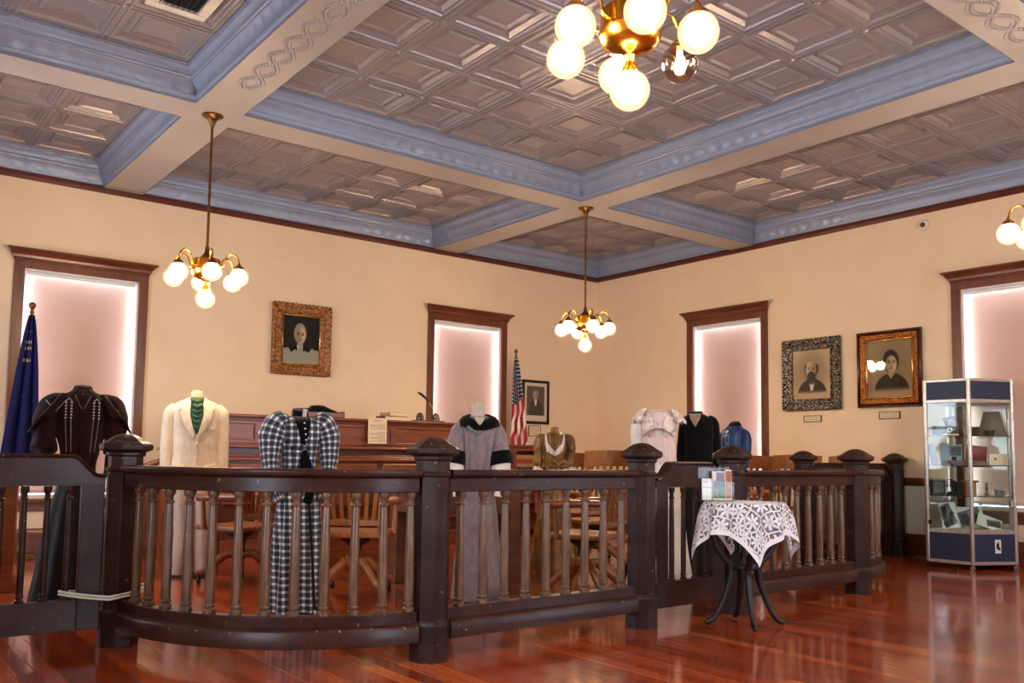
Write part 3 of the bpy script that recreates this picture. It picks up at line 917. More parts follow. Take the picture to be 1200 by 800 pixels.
leaflet('leaflet with a grey and green landscape in the clear holder', .02, .0, .755, .085, .175, [(0.05, .05, .95, .42, (98, 118, 62)), (.05, .42, .95, .66, (90, 92, 102)), (.3, .66, .9, .95, (150, 140, 150)), (.05, .1, .4, .4, (206, 190, 180))])
leaflet('orange brown leaflet at the right of the clear holder', .076, -.01, .755, .038, .185, [(.05, .05, .95, .95, (176, 96, 54)), (.2, .4, .8, .55, (206, 150, 110))])
# ------------------------------------------------------------------ framed pictures
def mixc(a, b, f):
    f = max(0.0, min(1.0, f)); return tuple(a[i] * (1 - f) + b[i] * f for i in range(3))
def ell(u, v, cx, cy, rx, ry, soft=.15):
    d = math.hypot((u - cx) / rx, (v - cy) / ry); return max(0.0, min(1.0, (1 - d) / soft + .5))
def bust(bg, bg2, coat, skin, hair, head=(.5, .62, .13, .17), kind='man', lower=None, fade=None, look=1):
    hx, hy, rx, ry = head
    def f(u, v):
        c = mixc(bg, bg2, math.hypot(u - hx, (v - hy)) * 1.5)
        c = mixc(c, mixc(bg, (30, 24, 20), .55), .55 * ell(u, v, hx, hy - .05, rx * 2.3, ry * 2.0, 1.2))
        if fade: c = mixc(c, fade, (0.16 - v) / .08)
        sh = ell(u, v, hx + .01, hy - ry - .34, .37, .33, .05)
        if fade: sh *= max(0, min(1, (v - .12) / .08))
        c = mixc(c, coat, sh)
        # collar and shirt front
        if kind != 'woman':
            tri = max(0, min(1, (hy - ry * .6 - v) / .03)) * (1 if abs(u - hx - .0) < (.02 + (v - (hy - ry - .26)) * .25) and v > hy - ry - .24 else 0)
            c = mixc(c, mixc(skin, (235, 228, 215), .8), tri * sh)
        else:
            tri = 1 if abs(u - hx) < (v - (hy - ry - .10)) * .55 and hy - ry - .10 < v < hy - ry * .5 else 0
            c = mixc(c, (212, 198, 170), tri * .9)
        c = mixc(c, mixc(skin, (60, 40, 30), .3), ell(u, v, hx, hy - ry * .95, rx * .5, ry * .45, .2))
        c = mixc(c, hair, ell(u, v, hx, hy + ry * .15, rx * 1.16, ry * 1.12, .12) * (1 if kind != 'bald' or v < hy + ry * .5 else .0))
        fc = ell(u, v, hx + .012 * look, hy - ry * .06, rx * .88, ry * .98, .12)
        if kind == 'woman': fc = ell(u, v, hx + .006, hy - ry * .16, rx * .80, ry * .86, .14)
        lit = mixc(skin, (40, 28, 22), .42 * max(0, min(1, .5 - look * (u - hx) / rx * .7)))
        c = mixc(c, lit, fc)
        # features
        for sx in (-1, 1):
            ex = hx + .012 * look + sx * rx * .38; ey = hy + ry * .02
            c = mixc(c, (40, 28, 24), .85 * ell(u, v, ex, ey, rx * .20, ry * .08, .6))
            c = mixc(c, (60, 42, 34), .7 * ell(u, v, ex, ey + ry * .17, rx * .27, ry * .05, .6))
        c = mixc(c, mixc(skin, (50, 30, 25), .6), .8 * ell(u, v, hx + .014 * look, hy - ry * .32, rx * .17, ry * .07, .6))
        c = mixc(c, mixc(skin, (50, 30, 25), .35), .6 * ell(u, v, hx + .004 * look, hy - ry * .12, rx * .08, ry * .24, .8))
        c = mixc(c, (110, 50, 44) if kind == 'colour' else (58, 42, 36), .8 * ell(u, v, hx + .012 * look, hy - ry * .56, rx * .30, ry * .055, .6))
        if kind in ('beard', 'bald'):
            c = mixc(c, hair, .93 * ell(u, v, hx - .01, hy - ry * .95, rx * .74, ry * .72, .25))
        if lower: 
            ed = .30 + .035 * math.sin(u * 17) + .02 * math.sin(u * 41 + 1) + (.10 if .42 < u < .55 else 0) * 1
            if kind == 'colour': c = mixc(c, lower, (ed - v) / .015)
        return c
    return f
def picture(root, w, h, fn, mat, y=-.012, nu=72):
    nv = int(nu * h / w); mb = MB(); vs = []; fs = []
    for i in range(nv + 1):
        for j in range(nu + 1):
            u, v = j / nu, i / nv
            vs.append((-w / 2 + w * u, y, -h / 2 + h * v)); mb.c.append(lin(fn(u, v)))
    for i in range(nv):
        for j in range(nu):
            q = i * (nu + 1) + j; fs.append((q, q + 1, q + nu + 2, q + nu + 1))
    mb.v = vs; mb.f = fs
    return mb.build('picture', mat, root, fix=False)
def framer(root, w, h, prof, mat, name='frame', bumps=None):
    """w,h outer size; profile (distance in from the outer edge, depth towards the room)"""
    mb = MB(); cs = [(-w / 2, -h / 2), (w / 2, -h / 2), (w / 2, h / 2), (-w / 2, h / 2)]
    for q in range(4):
        A = Vector(cs[q]); B = Vector(cs[(q + 1) % 4]); d = B - A; L = d.length; d.normalize(); nn = Vector((-d.y, d.x))
        ns = 1 if not bumps else max(8, int(L / bumps[0] * 6)); rr = []
        for i in range(ns + 1):
            tt = i / ns; ring = []
            for kk, (o, y) in enumerate(prof):
                s0 = o + (L - 2 * o) * tt; a = 0; e = 0
                if bumps and 0 < i < ns and kk in bumps[2]:
                    a = bumps[1] * bumps[2][kk] * abs(math.sin(PI * s0 / bumps[0] + kk)); e = a * bumps[3]
                p = A + d * s0 + nn * (o - e); ring.append((p.x, -(y + a), p.y))
            rr.append(ring)
        mb.rings(rr, False, False, closed=False)
    mb.box((-w / 2 + .01, -.012, -h / 2 + .01), (w / 2 - .01, -.002, h / 2 - .01)) if False else None
    o = mb.build(name, mat, root, smooth=45)
    o.modifiers.new('s', 'SOLIDIFY').thickness = .003
    return o
def mk_gilt(name, c1, c2, dark, scale=60, metal=.6, rough=.38):
    t = NT(name); v = t.coords()
    vo = t.n('ShaderNodeTexVoronoi'); vo.inputs['Scale'].default_value = scale; t.l(v, vo.inputs['Vector'])
    nz = t.noise(v, scale * .7, 3)
    f = t.math('ADD', t.math('MULTIPLY', vo.outputs['Distance'], .8), t.math('MULTIPLY', nz, .5))
    col = t.ramp(f, [(.3, c1), (.55, c2), (.8, dark)])
    t.bsdf(col, rough, metal, 0, t.math('SUBTRACT', 1.0, f), .8, .008)
    return t.m
M['giltbrown'] = mk_gilt('carved_brown_gilt', lin((200, 142, 84)), lin((170, 112, 62)), lin((112, 66, 36)), 42, .35, .45)
M['giltgold'] = mk_gilt('embossed_gold_leaf', lin((240, 176, 76)), lin((196, 116, 40)), lin((110, 50, 20)), 80, .5)
M['pewter'] = mk_gilt('pierced_pewter_gilt', lin((235, 225, 205)), lin((130, 116, 98)), lin((22, 16, 12)), 55, .4, .4)
M['goldline'] = mat_simple('bright_gold_fillet', lin((246, 206, 120)), lin((214, 160, 80)), .25, .8)
M['mahog'] = mat_wood('dark_mahogany', lin((56, 20, 14)), lin((86, 34, 22)), .3, .3, 'z', 4)
def onwall(side, c, z, off=0.0):
    return wall_frame(side) @ Matrix.Translation((along(side, c), -off, z))
# 1 brown gilt portrait on the north wall
p = thing('framed_portrait', 'carved gilt frame with pale-faced portrait above the wooden bench', 'picture'); p.matrix_world = onwall('north', 4.43, 2.355, .004)
w, h = .735, .835
framer(p, w, h, [(0, 0), (0, .035), (.012, .052), (.03, .05), (.055, .032), (.085, .03), (.10, .042), (.115, .04), (.125, .022), (.137, .018), (.140, .008)], M['giltbrown'], bumps=(.055, .010, {1: 1, 2: 1, 3: .6, 6: .5}, 1.2))
framer(p, w - .25, h - .25, [(0, .018), (.004, .027), (.012, .024), (.014, .008)], M['goldline'], 'inner_fillet')
picture(p, w - .25, h - .25, bust((52, 46, 42), (38, 34, 32), (30, 26, 25), (206, 176, 140), (150, 138, 122), (.47, .60, .14, .185), 'colour', lower=(150, 146, 130), look=1), M['painted'], -.012)
# 2 black framed print near the corner
p = thing('framed_print', 'narrow black frame with white mat and standing man, beside the striped flag', 'picture'); p.matrix_world = onwall('north', 8.06, 1.79, .004)
w, h = .50, .63
framer(p, w, h, [(0, 0), (0, .02), (.004, .026), (.036, .026), (.04, .012)], M['black'])
def matted(fn, m, top=0):
    def g(u, v):
        if u < m or u > 1 - m or v < m * 1.3 or v > 1 - m * .8: return (222, 206, 186)
        return fn((u - m) / (1 - 2 * m), (v - m * 1.3) / (1 - m * 2.1))
    return g
picture(p, w - .07, h - .07, matted(bust((96, 88, 80), (66, 58, 52), (30, 26, 24), (196, 180, 160), (150, 140, 130), (.5, .70, .13, .13), 'grey', look=-1), .12), M['painted'], -.010)
MB().box((-(w - .07) / 2, -.016, -(h - .07) / 2), ((w - .07) / 2, -.014, (h - .07) / 2)).build('pane', M['glass'], p)
# 3, 4 sepia portraits on the east wall
p = thing('framed_portrait', 'bearded man sepia portrait in an ornate silvery frame', 'picture'); p.matrix_world = onwall('east', 6.035, 2.03, .004)
w, h = .77, .85
framer(p, w, h, [(0, 0), (0, .02), (.012, .046), (.04, .056), (.07, .046), (.085, .026), (.105, .024), (.112, .036), (.128, .034), (.134, .012)], M['pewter'], bumps=(.038, .012, {1: 1, 2: 1.2, 3: 1, 4: .8, 7: .6}, .8))
picture(p, w - .24, h - .24, bust((196, 166, 124), (206, 178, 136), (26, 19, 16), (214, 180, 138), (34, 24, 19), (.50, .60, .15, .18), 'bald', fade=(196, 166, 124), look=-1), M['painted'], -.012)
MB().box((-(w - .25) / 2, -.018, -(h - .25) / 2), ((w - .25) / 2, -.016, (h - .25) / 2)).build('pane', M['glass'], p)
p = thing('framed_portrait', 'dark-haired woman sepia portrait in a wide gold and mahogany frame', 'picture'); p.matrix_world = onwall('east', 5.06, 2.03, .004)
w, h = .74, .85
framer(p, w, h, [(0, 0), (0, .045), (.006, .05), (.024, .046), (.03, .036), (.034, .03)], M['mahog'])
framer(p, w - .06, h - .06, [(0, .028), (.01, .038), (.05, .026), (.066, .024)], M['giltgold'], 'gold_slip', bumps=(.05, .006, {1: 1, 2: .8}, .2))
framer(p, w - .19, h - .19, [(0, .022), (.004, .03), (.016, .028), (.02, .010)], M['goldline'], 'inner_fillet')
picture(p, w - .19, h - .19, bust((172, 146, 108), (150, 124, 88), (18, 13, 11), (206, 178, 138), (16, 11, 10), (.53, .60, .145, .17), 'woman', fade=(166, 140, 102), look=1), M['painted'], -.012)
MB().box((-(w - .2) / 2, -.020, -(h - .2) / 2), ((w - .2) / 2, -.018, (h - .2) / 2)).build('pane', M['glass'], p)

def placard(label, side, c, z, w, h, rows, dark):
    p = thing('wall_placard', label, 'placard'); p.matrix_world = onwall(side, c, z, .002)
    MB().box((-w / 2, -.008, -h / 2), (w / 2, 0, h / 2)).build('backing', dark, p, bevel=.001)
    fr = MB(); b = .009
    for a0, a1 in (((-w / 2, -h / 2), (w / 2, -h / 2 + b)), ((-w / 2, h / 2 - b), (w / 2, h / 2)), ((-w / 2, -h / 2), (-w / 2 + b, h / 2)), ((w / 2 - b, -h / 2), (w / 2, h / 2))):
        fr.box((a0[0], -.014, a0[1]), (a1[0], -.006, a1[1]))
    fr.build('frame', dark, p)
    MB().box((-w / 2 + b, -.010, -h / 2 + b), (w / 2 - b, -.007, h / 2 - b)).build('card', M['paper'], p)
    rn = random.Random(int(c * 100)); ln = MB()
    for r_ in range(rows):
        zz = h / 2 - b - (r_ + .8) * (h - 2 * b) / (rows + .6); x = -w * .36
        while x < w * .34:
            q = rn.uniform(.008, .02); ln.box((x, -.0112, zz - .003), (min(x + q, w * .37), -.0099, zz + .003)); x += q + .005
    ln.build('printed_lines', M['ink'], p)
M['placardwood'] = mat_simple('brown_placard_frame', lin((96, 72, 52)), None, .5, nscale=30)
placard('small framed card below the bearded man portrait', 'east', 6.035, 1.50, .235, .078, 2, M['placardwood'])
placard('small framed card below the woman portrait', 'east', 5.075, 1.515, .24, .082, 2, M['placardwood'])
placard('small framed notice under the black framed print', 'north', 8.05, 1.375, .225, .155, 3, M['placardwood'])

# ------------------------------------------------------------------ flags
def flag(label, cat_group, x, y, zt, zb, w0, w1, colf, drift, rz, finial, seed=1):
    t = thing('flag_on_pole', label, 'flag', (x, y, 0), rz)
    H = zt
    MB().lathe([(.001, 0), (.15, 0), (.15, .012), (.13, .03), (.05, .05), (.03, .08), (.018, .10), (.018, .14), (.001, .14)], 20).build('stand', M['oldbrass'], t, smooth=40)
    MB().tube([(0, 0, .08), (0, 0, zt + .03)], .0125, 10).build('pole', M['oakdk'], t, smooth=True)
    if finial == 'ball':
        MB().lathe([(.001, 0), (.018, 0), (.02, .015), (.012, .03), (.016, .045), (.028, .06), (.032, .075), (.026, .095), (.012, .105), (.001, .108)], 14, (0, 0, zt + .02)).build('finial', M['oldbrass'], t, smooth=True)
    else:
        MB().lathe([(.001, 0), (.014, 0), (.016, .02), (.008, .03), (.02, .05), (.026, .07), (.016, .09), (.001, .10)], 14, (0, 0, zt + .02)).build('finial', M['oldbrass'], t, smooth=True)
    nr, nc = 150, 90; mb = MB(); vs = []; fs = []; rn = random.Random(seed)
    for i in range(nr + 1):
        v = i / nr; z = zt - (zt - zb) * v
        ww = w0 + (w1 - w0) * (v ** .72)
        for j in range(nc + 1):
            u = j / nc
            ph = u * 5.2 * PI + .6 * math.sin(v * 2.2)
            dep = .075 * min(1, .25 + v * 1.1)
            xx = drift[0] * v + (u - .5) * ww + .18 * ww * math.sin(2 * ph) * .25
            yy = -.02 - dep * .5 + dep * .5 * math.cos(ph) - .018
            sag = .10 * (u - .0) * (1 - v) * 0
            vs.append((xx, yy, z + .045 * math.sin(u * PI * 3) * v * v - .10 * (u * (1 - u)) * v)); mb.c.append(lin(colf(u, v)))
    for i in range(nr):
        for j in range(nc):
            q = i * (nc + 1) + j; fs.append((q, q + 1, q + nc + 2, q + nc + 1))
    mb.v = vs; mb.f = fs
    c = mb.build('cloth', M['flagcloth'], t, smooth=True, fix=False)
    MB().tube([(-.01, -.02, zt), (.005, -.05, zt - .12), (.012, -.055, zt - .3)], .004, 6).build('cord', M['goldline'], t, smooth=True)
    return t
def us(u, v):
    # hangs from the hoist: the canton fills the upper part, stripes run down the folds
    if v < .50 - .10 * u:
        a, b = (u * 11) % 1, (v * 26 + int(u * 11) * .5) % 1
        return (232, 228, 226) if math.hypot(a - .5, (b - .5)) < .27 else (26, 24, 62)
    s = int((u * 2.6 + v * 2.9 + .1) * 2.2)
    return (178, 30, 42) if s % 2 == 0 else (236, 224, 216)
def nv(u, v):
    if .30 < u < .62 and .10 < v < .30:
        a, b = (u * 16) % 1, (v * 26) % 1
        if math.hypot(a - .5, b - .5) < .30 and (int(u * 16) * 3 + int(v * 26)) % 3 != 0: return (168, 150, 110)
    if math.hypot((u - .44) / .05, (v - .51) / .012) < 1 or math.hypot((u - .44) / .012, (v - .51) / .03) < 1: return (210, 200, 190)
    return (14, 18, 70)
flag('blue state flag hanging on its pole before the left window', 'flags', 1.50, 9.28, 2.27, .80, .04, .34, nv, (-.055,), R(-9), 'ball', 2)
flag('red, white and blue striped flag hanging beside the black framed print', 'flags', 7.50, 9.50, 2.37, .98, .04, .27, us, (.06,), R(-38), 'spear', 3)

# ------------------------------------------------------------------ the judge's bench
b = thing('judge_bench', 'long high red-brown panelled wooden bench against the back wall', 'bench', (4.5, 8.55, 0))
x0, x1 = -1.43, 1.44
f = MB()
f.box((x0, 0, 0), (x1, .62, 1.36)).build('body', M['bench'], b, bevel=.004)
MB().box((x0 - .02, -.045, 1.362), (x1 + .035, .66, 1.39)).build('top', M['bench'], b, bevel=.008)
mo = MB(); mo.box((x0 - .01, -.022, 1.325), (x1 + .015, 0, 1.362)); mo.box((x0 - .01, -.03, 1.345), (x1 + .02, 0, 1.362)); mo.build('crown_moulding', M['benchdark'], b, bevel=.006)
# raised and sunk panels on the upper front
st = MB(); w_ = .075
edges = [-1.43, -1.10, -.97, -.30, .62, 1.44]
st.box((x0, -.016, 1.10), (x1, 0, 1.14)); st.box((x0, -.016, 1.295), (x1, 0, 1.33))
for e in (-1.395, -1.04, -.30, .52, 1.405): st.box((e - .036 if e > -1.3 else e - .035, -.0155, 1.10), (e + .036, 0, 1.33))
st.build('panel_rails', M['bench'], b, bevel=.005)
pn = MB(); pn.box((-1.085, -.026, 1.165), (-.995, 0, 1.275)); pn.build('square_block', M['bench'], b, bevel=.006)
MB().box((x0 - .01, -.17, 1.055), (x1 + .015, .0, 1.085)).build('ledge', M['bench'], b, bevel=.01)
MB().box((x0, -.13, .0), (x1, 0.0, 1.0)).build('lower_front', M['benchdark'], b, bevel=.004)
l2 = MB(); l2.box((x0, -.10, 1.0), (x1, 0, 1.056)); l2.build('frieze', M['benchdark'], b)
l3 = MB()
for z0_, z1_, d in ((.93, .965, .17), (.965, .985, .155), (.62, .65, .16), (.50, .53, .15), (.0, .16, .155), (.30, .33, .15)):
    l3.box((x0 - .006, -d, z0_), (x1 + .006, -.12, z1_))
l3.build('mouldings', M['bench'], b, bevel=.008)
for i in range(5):
    a = x0 + .06 + i * (x1 - x0 - .06) / 5; e = a + (x1 - x0) / 5 - .08
    MB().box((a, -.145, .68), (e, -.12, .91)).build('lower_panel', M['bench'], b, bevel=.012)
# side wing, lower, to the left
wg = MB(); wg.box((-1.80, .10, 0), (-1.44, .6, 1.02)); wg.build('side_wing', M['benchdark'], b, bevel=.004)
MB().box((-1.84, .04, 1.02), (-1.44, .64, 1.05)).build('wing_top', M['bench'], b, bevel=.006)

# witness rail sloping beside the suit
s = thing('stair_rail', 'low sloping wooden handrail with knob left of the cream suit', 'handrail', (2.50, 8.75, 0))
MB().tube([(-.13, 0, .84), (.13, 0, .935)], .03, 8, flat=.7).build('handrail', M['oakdk'], s, smooth=50)
MB().lathe([(.001, 0), (.04, 0), (.04, .80), (.03, .82), (.04, .84), (.045, .88), (.03, .92), (.02, .93), (.03, .955), (.024, .985), (.001, .995)], 10, (-.14, 0, 0)).build('post', M['oakdk'], s, smooth=50)
MB().box((.08, -.035, 0), (.14, .035, .90)).build('post', M['oakdk'], s, bevel=.004)
MB().box((-.14, -.012, .10), (.10, .012, .80)).build('side_board', M['desk'], s, bevel=.003)

BT = 1.391
t = thing('wooden_tray', 'shallow wooden box under the black hat on the bench top', 'box', (4.17, 8.68, BT), R(-3))
q = MB(); q.box((-.26, -.10, 0), (.26, .10, .012)); q.box((-.26, -.10, 0), (-.24, .10, .07)); q.box((.24, -.10, 0), (.26, .10, .07)); q.box((-.26, .088, 0), (.26, .10, .055)); q.box((-.26, -.10, 0), (.26, -.088, .055))
q.build('box', M['bench'], t, bevel=.003)
MB().box((-.235, -.085, .012), (.235, .085, .03)).build('lining', M['black'], t)
t = thing('folded_hat', 'flat black folded hat lying in the wooden box on the bench', 'hat', (4.17, 8.68, BT + .031), R(-3))
rings_ = []
for xx, zz, dy in ((-.225, .045, .05), (-.21, .065, .07), (-.10, .07, .075), (-.085, .095, .08), (0.0, .105, .08), (.06, .10, .08), (.13, .07, .075), (.19, .05, .07), (.225, .03, .05)):
    rings_.append([(xx, dy * math.cos(a), max(0, zz * math.sin(a)) if math.sin(a) > 0 else 0.001) for a in [2 * PI * k / 16 for k in range(16)]])
MB().rings(rings_).build('crown', M['blackvelvet'], t, smooth=60)
for i, (dx, lab, th, c) in enumerate(((0, 'thin brown book lying under another on the bench top', .028, (120, 74, 48)), (.03, 'pale covered book lying on a brown one on the bench top', .022, (186, 150, 120)))):
    k = thing('book', lab, 'book', (5.07 + dx, 8.68, BT + i * .029), R(4 + 5 * i), 'books on the bench top')
    th *= 1.7; k.location.z = BT + i * .050
    cm = mat_simple('book_cover', lin(c), None, .6, nscale=20)
    wv = .15 - .02 * i
    MB().box((-wv, -.09, 0), (wv, .09, .003)).box((-wv, -.09, th - .003), (wv, .09, th)).box((-wv, -.09, 0), (-wv + .004, .09, th)).build('cover', cm, k)
    MB().box((-wv + .004, -.085, .003), (wv - .006, .085, th - .003)).build('pages', M['paper'], k)
t = thing('inkwell_stand', 'wooden desk stand with two inkwells at the bench end', 'inkwell stand', (5.56, 8.68, BT), R(-3))
MB().box((-.19, -.06, 0), (.19, .06, .018)).build('base', M['benchdark'], t, bevel=.004)
for sx in (-.11, .10):
    w = MB().lathe([(.001, .018), (.045, .018), (.047, .03), (.045, .07), (.036, .078), (.001, .078)], 8, (sx, 0, 0)).build('inkwell', M['pewter'], t, smooth=30)
    MB().lathe([(.001, .078), (.034, .078), (.036, .088), (.02, .10), (.008, .108), (.001, .11)], 12, (sx, 0, 0)).build('lid', M['oldbrass'], w, smooth=40)
t = thing('quill_pen', 'dark feather quill leaning out of the right inkwell', 'quill', (5.66, 8.68, BT + .10), R(-38))
qp = [(.0, 0, 0), (-.03, 0, .06), (-.075, 0, .13), (-.12, 0, .185), (-.18, 0, .235), (-.215, 0, .25)]
MB().tube(qp, [.002, .003, .003, .003, .002, .001], 6).build('shaft', M['offwhite'], t, smooth=True)
vv = MB(); rr = []
for i, (px_, py_, pz_) in enumerate(qp[2:]):
    wd = [.002, .011, .014, .004][i]; rr.append([(px_ - wd * .6, -.002, pz_ - wd), (px_, -.003, pz_), (px_ + wd * .6, -.002, pz_ + wd), (px_, .002, pz_)])
vv.rings(rr).build('vane', M['black'], t, smooth=True)
n_ = thing('paper_notice', 'cream printed notice hanging over the front of the bench', 'notice', (4.79, 8.50, 1.265), 0); n_.rotation_euler = (R(-1), 0, 0)
MB().box((-.115, -.004, -.14), (.115, 0, .14)).build('sheet', M['paper'], n_)
ln = MB(); rn = random.Random(5)
for i in range(17):
    zz = .118 - i * .0145
    if i in (2, 8): continue
    a, e = (-.06, .06) if i < 2 else ((-.09, .095) if i % 3 else (.0, .095)); x = a
    while x < e:
        q = rn.uniform(.008, .02); ln.box((x, -.0052, zz - .0022), (min(e, x + q), -.0038, zz + .0022)); x += q + .004
ln.build('printed_lines', M['ink'], n_)

# ------------------------------------------------------------------ tables and low bookcase
def table(label, x, y, w, d, h, apron, legw, arch=False, mat='desk'):
    t = thing('library_table', label, 'table', (x, y, 0))
    MB().box((-w / 2, -d / 2, h - .035), (w / 2, d / 2, h)).build('tabletop', M[mat], t, bevel=.006)
    a = MB(); a.box((-w / 2 + .05, -d / 2 + .04, h - apron), (w / 2 - .05, -d / 2 + .065, h - .035)); a.box((-w / 2 + .05, d / 2 - .065, h - apron), (w / 2 - .05, d / 2 - .04, h - .035))
    a.box((-w / 2 + .05, -d / 2 + .05, h - apron), (-w / 2 + .075, d / 2 - .05, h - .035)); a.box((w / 2 - .075, -d / 2 + .05, h - apron), (w / 2 - .05, d / 2 - .05, h - .035))
    a.build('apron', M[mat], t, bevel=.003)
    for sx in (-1, 1):
        for sy in (-1, 1):
            cx, cy = sx * (w / 2 - .04 - legw / 2), sy * (d / 2 - .035 - legw / 2)
            MB().box((cx - legw / 2, cy - legw / 2, 0), (cx + legw / 2, cy + legw / 2, h - .035)).build('leg', M[mat], t, bevel=.005)
    if arch:
        for sx in (-1, 1):
            pts = [(sx * (w / 2 - .05 - legw), h - apron)]
            for i in range(7):
                q = i / 6 * PI / 2; pts.append((sx * (w / 2 - .05 - legw - .09 + .09 * math.cos(q)), h - apron - .09 + .09 * math.sin(q)))
            MB().prism(pts, -d / 2 + .045, -d / 2 + .06).build('corner_bracket', M[mat], t)
    return t
table('long dark table behind the slatted chair at the curved railing', 4.15, 7.45, 2.0, .8, .75, .20, .07)
table('dark desk with rounded corners behind the grey robe', 4.02, 5.85, .92, .70, .78, .22, .11, True)
t = thing('low_bookcase', 'low red-brown bookcase of law books below the striped flag', 'bookcase', (7.40, 9.12, 0), 0)
bw, bd, bh = .62, .28, 1.13
q = MB(); q.box((-bw / 2, -bd / 2, 0), (-bw / 2 + .03, bd / 2, bh)); q.box((bw / 2 - .03, -bd / 2, 0), (bw / 2, bd / 2, bh)); q.box((-bw / 2, bd / 2 - .012, 0), (bw / 2, bd / 2, bh))
q.build('carcass', M['bench'], t, bevel=.003)
MB().box((-bw / 2 - .03, -bd / 2 - .03, bh), (bw / 2 + .03, bd / 2, bh + .03)).build('top', M['bench'], t, bevel=.005)
for z in (.06, .40, .745):
    MB().box((-bw / 2 + .03, -bd / 2 + .01, z), (bw / 2 - .03, bd / 2 - .012, z + .022)).build('shelf', M['bench'], t)
MB().box((-bw / 2 + .03, -bd / 2, bh - .05), (bw / 2 - .03, -bd / 2 + .02, bh)).build('cornice_rail', M['bench'], t)
lawm = {}
for nm, c in (('tan', (176, 134, 92)), ('red', (150, 34, 30)), ('dark', (26, 20, 22))): lawm[nm] = mat_simple('law_book_' + nm, lin(c), None, .55, nscale=30)
xx = -bw / 2 + .034; k = 0
ordn = ['first', 'second', 'third', 'fourth', 'fifth', 'sixth', 'seventh', 'eighth', 'ninth', 'tenth', 'eleventh', 'twelfth']
while xx < bw / 2 - .08:
    wv = .044; hv = .26
    bk = thing('law_book', 'tan law book with red and black spine labels standing in the low bookcase', 'book', (7.40 + xx + wv / 2, 9.12 - .01, .768), 0, 'law books in the low bookcase')
    MB().box((-wv / 2 + .001, -.10, 0), (wv / 2 - .001, .10, hv)).build('cover', lawm['tan'], bk, bevel=.003)
    MB().box((-wv / 2 + .005, -.1025, .15), (wv / 2 - .005, -.08, .205)).build('red_label', lawm['red'], bk)
    MB().box((-wv / 2 + .005, -.1025, .045), (wv / 2 - .005, -.08, .105)).build('black_label', lawm['dark'], bk)
    xx += wv + .002; k += 1

# ------------------------------------------------------------------ chairs
def chair(label, x, y, rz, H=1.04, arms=True, mat='oak', crest=.13, base='swivel'):
    t = thing('swivel_armchair' if base == 'swivel' else 'wooden_chair', label, 'chair', (x, y, 0), rz, None)
    m = M[mat]; sw, sd, sh = .50, .46, .45
    pts = [(-sw / 2, -sd / 2), (sw / 2, -sd / 2), (sw / 2 - .02, sd / 2), (-sw / 2 + .02, sd / 2)]
    MB().rings([[(a, b, sh - .038) for a, b in pts], [(a, b, sh) for a, b in pts]]).build('seat', m, t, bevel=.012)
    tilt = .16
    def bp(xl, z):     # a point on the leaning back
        return (xl * (1 + (z - sh) * .10), sd / 2 - .02 + (z - sh) * tilt, z)
    for sx in (-1, 1):
        MB().tube([bp(sx * .215, sh - .02), bp(sx * .22, H - .02)], [.022, .019], 8, flat=.8).build('back_post', m, t, smooth=50)
    n = 12; rr = []
    for i in range(n + 1):
        u = -1 + 2 * i / n; xl = u * .245; cv = .03 * (1 - u * u); top = H + .012 * (1 - u * u)
        a = bp(xl, H - crest); e = bp(xl, top)
        rr.append([(a[0], a[1] + cv - .011, a[2]), (e[0], e[1] + cv - .011, e[2]), (e[0], e[1] + cv + .011, e[2]), (a[0], a[1] + cv + .011, a[2])])
    MB().rings(rr).build('crest_rail', m, t, smooth=40, bevel=.004)
    MB().cbox((0, sd / 2 + .0, sh + .07), (.42, .022, .04)).build('lower_rail', m, t, bevel=.004)
    for i in range(7):
        u = (i - 3) / 3; a = bp(u * .165, sh + .085); e = bp(u * .19, H - crest + .01)
        MB().tube([(a[0], a[1] - .003, a[2]), (e[0], e[1] + .022, e[2])], .015, 6, flat=.45, upv=(1, 0, 0)).build('slat', m, t, smooth=40)
    if arms:
        for sx in (-1, 1):
            z = sh + .21
            ar = MB().tube([(sx * .235, sd / 2 + .02, z + .015), (sx * .27, 0, z + .01), (sx * .275, -sd / 2 + .06, z)], [.024, .03, .032], 8, flat=1, upv=(1, 0, 0))
            o = ar.build('armrest', m, t, smooth=50); 
            MB().tube([(sx * .262, -sd / 2 + .12, sh - .03), (sx * .268, -sd / 2 + .10, z - .01)], [.022, .016], 8).build('arm_support', m, t, smooth=50)
    if base == 'swivel':
        MB().lathe([(.001, .18), (.03, .18), (.034, .30), (.05, .34), (.11, .38), (.11, .405), (.001, .412)], 14).build('pedestal', M['iron'], t, smooth=40)
        for k in range(4):
            a = PI / 4 + k * PI / 2; ca, sa = math.cos(a), math.sin(a)
            f = MB().tube([(.02 * ca, .02 * sa, .22), (.10 * ca, .10 * sa, .225), (.19 * ca, .19 * sa, .155), (.27 * ca, .27 * sa, .085), (.32 * ca, .32 * sa, .075)], [.034, .036, .034, .028, .024], 8, flat=.7).build('foot', m, t, smooth=50)
            MB().lathe([(.001, 0), (.01, 0), (.01, .06), (.001, .06)], 8, (.30 * ca, .30 * sa, .0)).sphere((.30 * ca, .30 * sa, .02), .02, 10, 8).build('caster', M['iron'], f, smooth=True)
    else:
        for sx in (-1, 1):
            for sy in (-1, 1):
                MB().tube([(sx * .19, sy * .17, sh - .03), (sx * .22, sy * .21, 0)], [.022, .016], 8).build('leg', m, t, smooth=50)
            MB().tube([(sx * .205, -.19, .20), (sx * .205, .19, .20)], .011, 6).build('stretcher', m, t, smooth=50)
    return t
